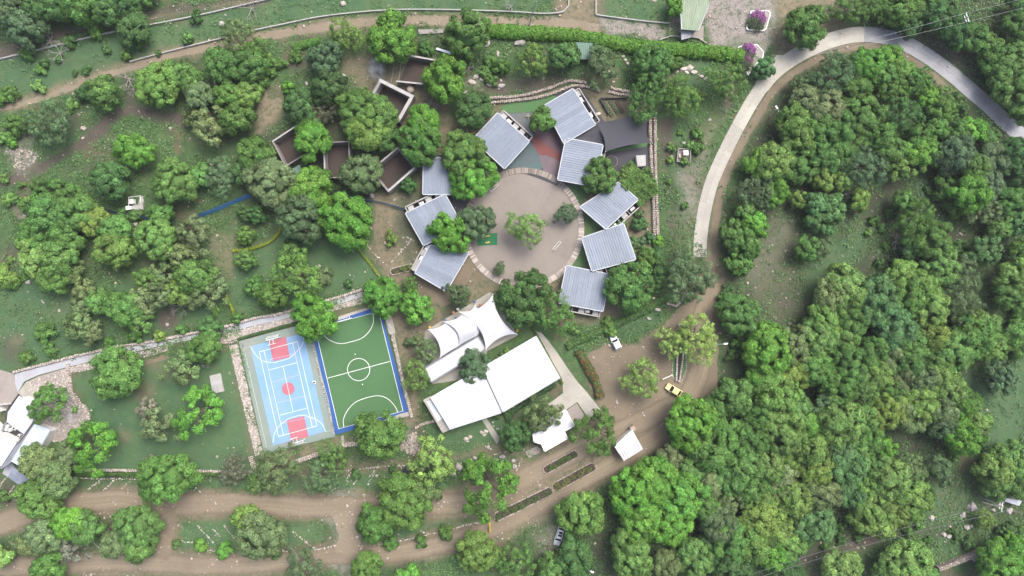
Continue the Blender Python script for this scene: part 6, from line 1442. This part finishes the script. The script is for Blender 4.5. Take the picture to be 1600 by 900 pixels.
LM = [(450, 610, 'the blue sports court'), (560, 580, 'the green football pitch'), (735, 510, 'the white tent canopy'), (770, 610, 'the large white hall'), (818, 357, 'the round sandy plaza'), (590, 110, 'the smoke plume'), (425, 150, 'the sandy path end'), (1050, 608, 'the pale yellow car'), (873, 836, 'the silver car'), (960, 535, 'the white parked car'), (982, 695, 'the white gate shed'), (28, 745, 'the glazed pergola'), (25, 670, 'the white left-edge house'), (213, 318, 'the white tank base'), (1505, 870, 'the lower right stone wall'), (1512, 30, 'the upper right power pole'), (1566, 792, 'the lower right power pole'), (1345, 56, 'the concrete road bend'), (1082, 25, 'the green roofed house'), (1185, 32, 'the purple flower planter'), (960, 70, 'the clipped hedge'), (1068, 243, 'the grey block pit'), (330, 835, 'the lower grass island'), (540, 830, 'the gravel lane'), (1205, 400, 'the pale stony clearing'), (1450, 315, 'the grassy track'), (1545, 620, 'the right edge meadow'), (975, 208, 'the dark shade sail'), (963, 165, 'the vegetable beds'), (350, 325, 'the blue tarp fence'), (340, 598, 'the cream cistern slab'), (263, 497, 'the brown mound'), (525, 250, 'the dark roofless room'), (615, 158, 'the white topped ruin'), (100, 190, 'the upper left footpath'), (100, 70, 'the upper left white wall'), (20, 545, 'the left grassland'), (1360, 512, 'the wood\'s upper dark gap'), (1262, 620, 'the wood\'s left dark gap'), (1330, 795, 'the wood\'s lower dark gap'), (1100, 830, 'the thick lower wood'), (1400, 640, 'the thick middle wood'), (1300, 200, 'the thick upper wood'), (1570, 190, 'the right end of road'), (1434, 820, 'the pale roadside boulder'), (1060, 555, 'the road divider'), (880, 740, 'the drive planting beds'), (633, 740, 'the dark pickup'), (890, 700, 'the white roofed office'), (1105, 320, 'the straight concrete road'), (1130, 538, 'the street lamp arm'), (920, 890, 'the lower street lamp'), (230, 640, 'the big left lawn'), (550, 420, 'the upper garden lawn'), (150, 785, 'the left dirt drive')]
def size_word(r, k):
    if k == 's': return 'tiny' if r < 9.5 else ('small' if r < 13 else 'big')
    return 'small' if r < 19 else ('medium' if r < 26 else ('large' if r < 34 else 'very large'))
def dirword(dx, dy):
    a = math.degrees(math.atan2(-dy, dx)) % 360
    return ['right of', 'above right of', 'above', 'above left of', 'left of', 'below left of', 'below', 'below right of'][int((a + 22.5) // 45) % 8]
def where(x, y):
    d, lx, ly, ph = min((math.hypot(x - a, y - b), a, b, p) for a, b, p in LM)
    return ('at ' if d < 14 else dirword(x - lx, y - ly) + ' ') + ph
def set_labels(items):
    """items: (object, x, y, text) -> unique labels: identical texts get an order read left to right or top down"""
    by = {}
    for o, x, y, t in items: by.setdefault(t, []).append((o, x, y))
    nth = ['', 'second', 'third', 'fourth', 'fifth', 'sixth', 'seventh', 'eighth', 'ninth', 'tenth', 'eleventh', 'twelfth', 'thirteenth', 'fourteenth', 'fifteenth', 'sixteenth']
    for t, g in by.items():
        if len(g) == 1: g[0][0]['label'] = t; continue
        horiz = (max(q[1] for q in g) - min(q[1] for q in g)) >= (max(q[2] for q in g) - min(q[2] for q in g))
        g.sort(key=lambda q: q[1] if horiz else q[2]); n = len(g)
        for i, (o, x, y) in enumerate(g):
            if i == 0: e = 'leftmost' if horiz else 'topmost'
            elif i == n - 1: e = 'rightmost' if horiz else 'lowest'
            else: e = nth[i] + (' from left' if horiz else ' from top')
            o['label'] = t + ', ' + e
TB = []
for i, s in enumerate(TREES.split()):
    x, y, r, k, c = s.split(','); x, y, r = float(x), float(y), float(r); rm = r * S * (1.09 if x > 1130 and k == 'b' else 1.03)
    cand = PROTO[k]; best = min(abs(math.log(p[0] / rm)) for p in cand); cand = [p for p in cand if abs(math.log(p[0] / rm)) < best + .02]
    Rp, Hc, cm, tm = cand[(i * 7 + 3) % len(cand)]; sc = rm / Rp / (1.12 if k in 'fo' else 1.08); p = W(x, y, Hc * sc * 1.12)
    o = bpy.data.objects.new(NAMES[k], None); COL.objects.link(o); o.location = (p.x, p.y, 0); o.rotation_euler.z = random.uniform(0, 6.28); hv = random.uniform(.9, 1.1); o.scale = (sc * random.uniform(.88, 1.1), sc * random.uniform(.88, 1.1), sc * hv)
    tr = bpy.data.objects.new('trunk', tm); COL.objects.link(tr); tr.parent = o
    cr = bpy.data.objects.new('crown', cm); COL.objects.link(cr); cr.parent = o
    T = TINT[c]; v = random.uniform(.88, 1.12) * (1.13 if x < 360 else 1.0); cr.color = (T[0] * v * random.uniform(.9, 1.1), T[1] * v, T[2] * v * random.uniform(.9, 1.1), 1)
    tag(o, None, 'shrub' if k == 's' else 'tree', 'shrubs in the grounds' if k == 's' else ('trees of the wood on the right' if x > 1130 else 'trees in the school grounds'))
    TB.append((o, x, y, f'{size_word(r, k)} {TW[c]} {KW[k]} {where(x, y)}'))
set_labels(TB)
set_labels([(o, x, y, f"{'large' if r > 10 else 'small'} {c} boulder {where(x, y)}") for o, x, y, r, c in bould_objs])
for o, *_ in bould_objs: tag(o, None, 'boulder', 'boulders on the rough ground')

# dead, leafless trees
def dead_tree(x, y, r, label, seed, mat='dead_wood'):
    rng = random.Random(seed); mb = MB(); rm = r * S
    def br(p, d, L, rad, n):
        q = p + d * L; mb.tube([p, p + d * L * .5 + Vector((rng.uniform(-.1, .1), rng.uniform(-.1, .1), 0)) * L, q], [rad, rad * .8, rad * .55], 5)
        if n: 
            for _ in range(3):
                e_ = (d + Vector((rng.uniform(-.8, .8), rng.uniform(-.8, .8), rng.uniform(-.35, .35)))).normalized(); br(q, e_, L * rng.uniform(.5, .75), rad * .55, n - 1)
    tk = MB().tube([(0, 0, -.1), (0, 0, 1.3)], [.2, .15], 7)
    for k in range(6): a = k * 1.05 + rng.uniform(-.3, .3); br(Vector((0, 0, 1.1 + rng.uniform(0, .3))), Vector((math.cos(a), math.sin(a), .45)).normalized(), rm * .42, .10, 3)
    o = empty('leafless_tree', W(x, y, 2), label, 'tree', 'leafless trees'); o.location.z = 0
    tk.build('trunk', M[mat], o); mb.build('branches', M[mat], o)
dead_tree(76, 62, 17, 'bare grey leafless tree on the upper left track edge', 1); dead_tree(92, 82, 22, 'fallen looking bare grey tree below the upper left white wall', 2); dead_tree(200, 122, 20, 'bare grey leafless tree where footpath meets track', 3); dead_tree(206, 138, 14, 'small bare leafless tree just below another on the footpath', 4); dead_tree(392, 12, 24, 'bare pale leafless tree on the top edge wall', 5); dead_tree(322, 567, 11, 'pale pruned leafless tree on the lawn above cistern slab', 6, 'white_stone'); dead_tree(282, 478, 20, 'bare twiggy tree behind the brown mound', 7); dead_tree(672, 160, 18, 'bare twiggy tree right of the white topped ruin', 8); dead_tree(1330, 300, 14, 'bare twiggy tree in a gap of the upper wood', 9); dead_tree(1402, 378, 16, 'bare branching tree at the lower edge of grassy track', 10); dead_tree(732, 105, 10, 'small bare tree among rubble near the hedge', 11); dead_tree(1585, 18, 18, 'bare grey tree near the upper right corner', 12); dead_tree(798, 8, 12, 'small bare tree on the top lawn left of the pole', 13)

# ------------------------------------------------------------------ hedges and climbers
def hedge(s, wd, h, label, col, n, leaf=.24, name='hedge', cat='hedge', flowers=None):
    q = [W(x, y, h * .6).to_2d() for x, y in spline(P(s), 6)]; rng = np.random.default_rng(int(len(s) * 31 + n))
    o = empty(name, (q[0].x, q[0].y, 0), label, cat); Q = np.array([[p.x - q[0].x, p.y - q[0].y] for p in q]); seg_ = np.linalg.norm(np.diff(Q, axis=0), axis=1); cs = np.concatenate([[0], np.cumsum(seg_)])
    MB().strip([Vector(p) for p in Q], 0, h * .72, wd * .72).build('stems', M['leaf'], o).color = (*[c * .8 for c in col], 1)
    L = cs[-1]; t = rng.uniform(0, L, n); i = np.clip(np.searchsorted(cs, t) - 1, 0, len(seg_) - 1); f = (t - cs[i]) / seg_[i]; c = Q[i] + (Q[i + 1] - Q[i]) * f[:, None]
    d = unit(Q[i + 1] - Q[i]); nn = np.stack([-d[:, 1], d[:, 0]], 1)
    ang = rng.uniform(-.15, math.pi + .15, n); wv = 1 + .25 * (lattice(t / 1.1, np.zeros(n), 5) - .5) + .25 * (lattice(t / .5, np.ones(n), 8) - .5)
    rw = wd / 2 * wv * rng.uniform(.82, 1.05, n); p = np.stack([c[:, 0] + nn[:, 0] * np.cos(ang) * rw, c[:, 1] + nn[:, 1] * np.cos(ang) * rw, h * .35 + np.sin(ang) * h * .65 * wv * rng.uniform(.85, 1.08, n)], 1)
    nr = unit(np.stack([nn[:, 0] * np.cos(ang), nn[:, 1] * np.cos(ang), np.sin(ang) + .2], 1) + rng.normal(0, .45, (n, 3)))
    v, qd = leaves(p, nr, np.full(n, leaf), rng); tone = np.clip(rng.normal(1, .22, n), .5, 1.6)
    fo = link('foliage', np_mesh('foliage', v, qd, tone, M['leaf']), o); fo.color = (*col, 1)
    if flowers:
        k = rng.random(n) < .10; v, qd = leaves(p[k] + [0, 0, .1], nr[k], np.full(k.sum(), leaf * .8), rng); ff = link('flowers', np_mesh('flowers', v, qd, tone[k], M['leaf']), o); ff.color = (*flowers, 1); ff['kind'] = 'stuff'
hedge('760,46 800,49 850,51 900,55 940,62 980,70 1030,75 1080,78 1120,82 1161,88', 3.5, 2.2, 'long bright green clipped hedge along the top of the campus', (.105, .235, .035), 11000, .26)
hedge('458,74 475,69 500,64', 2.0, 1.5, 'short clipped hedge left of the yellowish feathery tree', (.09, .2, .04), 1400)
hedge('903,548 912,562 922,580 932,600 938,622', 2.3, 1.3, 'red flowering hedge along the concrete plaza edge', (.075, .12, .04), 2600, .2, 'flower_hedge', 'hedge', (.34, .045, .03))
hedge('886,542 905,532 930,522 960,508 990,494 1020,478 1042,462', 2.0, 1.3, 'rough green hedge along the curving wall above parking', (.075, .15, .045), 3000)
hedge('362,392 385,390 405,385 425,376 436,362 440,350', .8, .6, 'curved low yellow-green border on the lawn', (.19, .24, .03), 1500, .16, 'border_hedge')
hedge('353,462 358,474 366,490', .7, .6, 'short low yellow-green border near the path wall', (.17, .23, .03), 500, .16, 'border_hedge')
hedge('556,386 570,402 585,422 598,440', .6, .5, 'low yellow-green border beside the earth yard', (.18, .23, .03), 500, .16, 'border_hedge')
hedge('118,740 160,741 220,741 300,741 345,741', 1.0, .9, 'clipped green hedge between wall and stone line below lawn', (.07, .13, .035), 2400, .2)
hedge('25,578 70,566 110,555 150,546 190,537 225,533', .6, .6, 'thin green border hedge above the concrete path wall', (.06, .13, .04), 1300, .18, 'border_hedge')
hedge('1028,384 1030,400 1032,420 1029,440 1026,458', 2.4, 1.6, 'dense dark hedge below the pair of straight walls', (.055, .13, .045), 2200)
hedge('838,893 850,884 862,872 868,862', 1.6, 1.3, 'yellow-green clipped hedge beside the silver car', (.13, .19, .035), 1100)
hedge('832,512 844,534 858,560 872,586 879,600', .7, .6, 'thin green edging strip along the white hall roof end', (.09, .15, .04), 900, .18, 'border_hedge')
hedge('360,534 400,522 440,511 480,500', .8, .6, 'thin green planting strip above the blue court', (.06, .12, .04), 1000, .18, 'border_hedge')
hedge('795,660 800,645 815,632 840,615 868,600', 1.6, .7, 'dark planting strip along the lower edge of the hall', (.05, .10, .04), 1200, .2, 'border_hedge')
def vine_shelter():
    z = 2.6; o = empty('vine_shelter', W(1000, 280), 'flat shelter overgrown with bright green vines beside the walls', 'shelter'); c = W(1000, 280)
    poly = P('972,262 985,252 1000,268 1012,262 1024,285 1028,302 1012,310 1000,322 985,306 968,286'); q = [Vector((W(x, y, z) - c)[:2]) for x, y in poly]
    MB().prism(q, z - .25, z - .05).build('roof', M['room_soil'], o)
    for p in inset(q, .5)[::2]: MB().tube([(p.x, p.y, 0), (p.x, p.y, z - .26)], .1, 7).build('post', M['bark'], o)
    rng = np.random.default_rng(5); x = rng.uniform(965, 1030, 9000); y = rng.uniform(250, 324, 9000); ok = sd_poly(poly, x, y) < 1.2; x, y = x[ok], y[ok]; n = len(x); k = (H - z) / H
    zz = z - .1 + 1.9 * np.clip(fbm(x, y, 9, 2, 3) - .2, 0, 1) * (.5 + lattice(x / 4, y / 4, 6)) + rng.uniform(-.1, .15, n); p = np.stack([(x - 800) * S * k - c.x, (450 - y) * S * k - c.y, zz], 1)
    v, qd = leaves(p, unit(rng.normal(0, .55, (n, 3)) + [0, 0, 1]), np.full(n, .20), rng); t = np.clip(rng.normal(1, .25, n), .4, 1.7) * (.5 + 1.0 * fbm(x, y, 10, 7, 3)); f = link('vines', np_mesh('vines', v, qd, t, M['leaf']), o); f.color = (.10, .19, .045, 1); f['kind'] = 'stuff'
vine_shelter()

# ------------------------------------------------------------------ ground weeds and scattered stones (uncountable)
def scatter():
    rng = np.random.default_rng(21); N0 = 380000; x = rng.uniform(-60, 1660, N0); y = rng.uniform(-50, 950, N0)
    bare = sum(cov_at(k, x, y) for k in 'DPVM'); lawn = cov_at('L', x, y); dark = cov_at('K', x, y)
    dens = np.clip(1 - bare * 1.3 - lawn * .82 - dark * .15, 0, 1) * np.clip(2.6 * (fbm(x, y, 26, 31, 4) - .36) * 2, 0, 1)
    built = P('373,500 640,470 645,660 410,715'), P('655,455 815,455 880,520 945,650 900,710 690,680'), P('-60,560 140,560 140,700 60,760 -60,760'), P('630,235 740,165 900,130 1020,180 1025,470 880,510 640,470'), P('590,120 650,148 626,196 570,165'), P('634,80 684,92 674,140 616,130'), P('620,226 654,262 607,305 575,266'), P('500,218 550,218 552,282 502,284'), P('420,218 472,186 496,232 444,266'), P('110,590 340,545 372,560 398,706 385,735 110,735 150,640'), P('739,216 778,170 900,128 1018,180 1014,268 905,292 780,266'), P('420,380 440,350 575,390 600,440 430,480')
    for b in built: dens = np.where(sd_poly(b, x, y) < 0, 0, dens)
    rp = [(c, w_) for c, w_ in ((ROAD1, 36), (ROAD2, 30), (PARK, 0), (P('1094,402 1112,285 1160,185 1204,118 1270,74 1340,54 1410,66 1516,141 1640,246'), 28))]
    for c, w_ in rp: dens = np.where((sd_line(c, x, y) < w_ / 2) if w_ else (sd_poly(c, x, y) < 0), 0, dens)
    ok = rng.random(N0) < dens; x, y = x[ok], y[ok]; n = len(x); per = 3
    hgt = .12 + .5 * np.clip(fbm(x, y, 12, 77, 3) - .4, 0, 1) * 2
    base = np.stack([(x - 800) * S, (450 - y) * S, hgt], 1); p = (base[:, None] + rng.normal(size=(n, per, 3)) * [.3, .3, .08]).reshape(-1, 3); p[:, 2] = np.maximum(p[:, 2], .06)
    v, q = leaves(p, unit(rng.normal(0, .45, (n * per, 3)) + [0, 0, 1]), np.repeat(.10 + .20 * rng.random(n) ** 2, per), rng)
    t = np.repeat(.6 + .9 * fbm(x, y, 30, 55, 3), per) * np.clip(rng.normal(1, .2, n * per), .5, 1.6)
    o = link('ground_weeds', np_mesh('ground_weeds', v, q, t, M['leaf'])); o.color = (.098, .178, .066, 1); tag(o, 'low green weeds spread over the rough ground', 'weeds', None, 'stuff')
    # stones
    N1 = 130000; x = rng.uniform(-40, 1640, N1); y = rng.uniform(-40, 940, N1)
    d = .045 + .09 * np.clip(fbm(x, y, 60, 13, 2) * 4 - 2.2, 0, 1) + .22 * cov_at('V', x, y) + .07 * cov_at('M', x, y) + .05 * cov_at('D', x, y) + .06 * cov_at('P', x, y) - .03 * cov_at('L', x, y); d = d * np.clip(fbm(x, y, 30, 91, 3) * 3.4 - 1.1, .05, 2)
    for b in built[:3] + built[4:9] + built[10:11]: d = np.where(sd_poly(b, x, y) < 0, 0, d)
    d = np.where(np.hypot(x - 818, y - 357) < 97, 0, d)
    ok = rng.random(N1) < d; mb = MB()
    for a, b in zip(x[ok], y[ok]):
        s_ = float(np.clip(rng.lognormal(-1.45, .5), .12, .75)); p_ = W(a, b); mb.stone((p_.x, p_.y, s_ * .15), s_, s_ * .8, s_ * .6)
    tag(mb.build('scattered_stones', M['stone']), 'small pale stones scattered over the ground', 'stones', None, 'stuff')
scatter()

# ------------------------------------------------------------------ smoke from a small fire
def smoke():
    m = bpy.data.materials.new('smoke'); m.use_nodes = True; t = m.node_tree; t.nodes.remove(t.nodes['Principled BSDF']); pv = N(t, 'ShaderNodeVolumePrincipled'); t.links.new(pv.outputs[0], t.nodes['Material Output'].inputs['Volume'])
    pv.inputs['Color'].default_value = (.80, .86, .95, 1); n = noise(t, .55, 5, .6); gr = N(t, 'ShaderNodeVectorMath', operation='LENGTH'); cm = N(t, 'ShaderNodeVectorMath', operation='MULTIPLY'); cm.inputs[1].default_value = (1 / 2.9, 1 / 3.6, 1 / 3.2); sb = N(t, 'ShaderNodeVectorMath', operation='SUBTRACT'); sb.inputs[1].default_value = (0, 0, 3.0)
    t.links.new(coord(t), sb.inputs[0]); t.links.new(sb.outputs[0], cm.inputs[0]); t.links.new(cm.outputs[0], gr.inputs[0])
    fall = ramp(t, gr.outputs['Value'], 1.0, .2); t.links.new(math_(t, 'MULTIPLY', math_(t, 'MULTIPLY', ramp(t, n, .42, .70), fall), .75), pv.inputs['Density'])
    bm = bmesh.new(); bmesh.ops.create_icosphere(bm, subdivisions=3, radius=1.0)
    for v in bm.verts: v.co = Vector((v.co.x * 3.0, v.co.y * 3.7, v.co.z * 2.95 + 3.0))
    me = bpy.data.meshes.new('smoke'); bm.to_mesh(me); bm.free(); o = link('smoke', me, None, m); p = W(590, 108, 2.5); o.location = (p.x, p.y, .02)
    tag(o, 'thin pale blue smoke rising beside the white topped ruin', 'smoke', None, 'stuff')
    a = MB()
    for _ in range(14): a.stone((p.x + random.gauss(0, .5), p.y - .6 + random.gauss(0, .5), .08), .35, .25, .2)
    tag(a.build('ash_heap', M['black']), 'dark ash heap under the smoke', 'ash heap')
smoke()

# ------------------------------------------------------------------ thin haze
def haze(d):
    m = bpy.data.materials.new('haze'); m.use_nodes = True; t = m.node_tree; t.nodes.remove(t.nodes['Principled BSDF']); pv = N(t, 'ShaderNodeVolumePrincipled'); t.links.new(pv.outputs[0], t.nodes['Material Output'].inputs['Volume'])
    pv.inputs['Color'].default_value = (.93, .96, 1, 1); pv.inputs['Density'].default_value = d; pv.inputs['Anisotropy'].default_value = .2
    tag(MB().prism([(-1520, -1520), (1520, -1520), (1520, 1520), (-1520, 1520)], -3, H + 2).build('haze', m), kind='stuff')
haze(.00014)
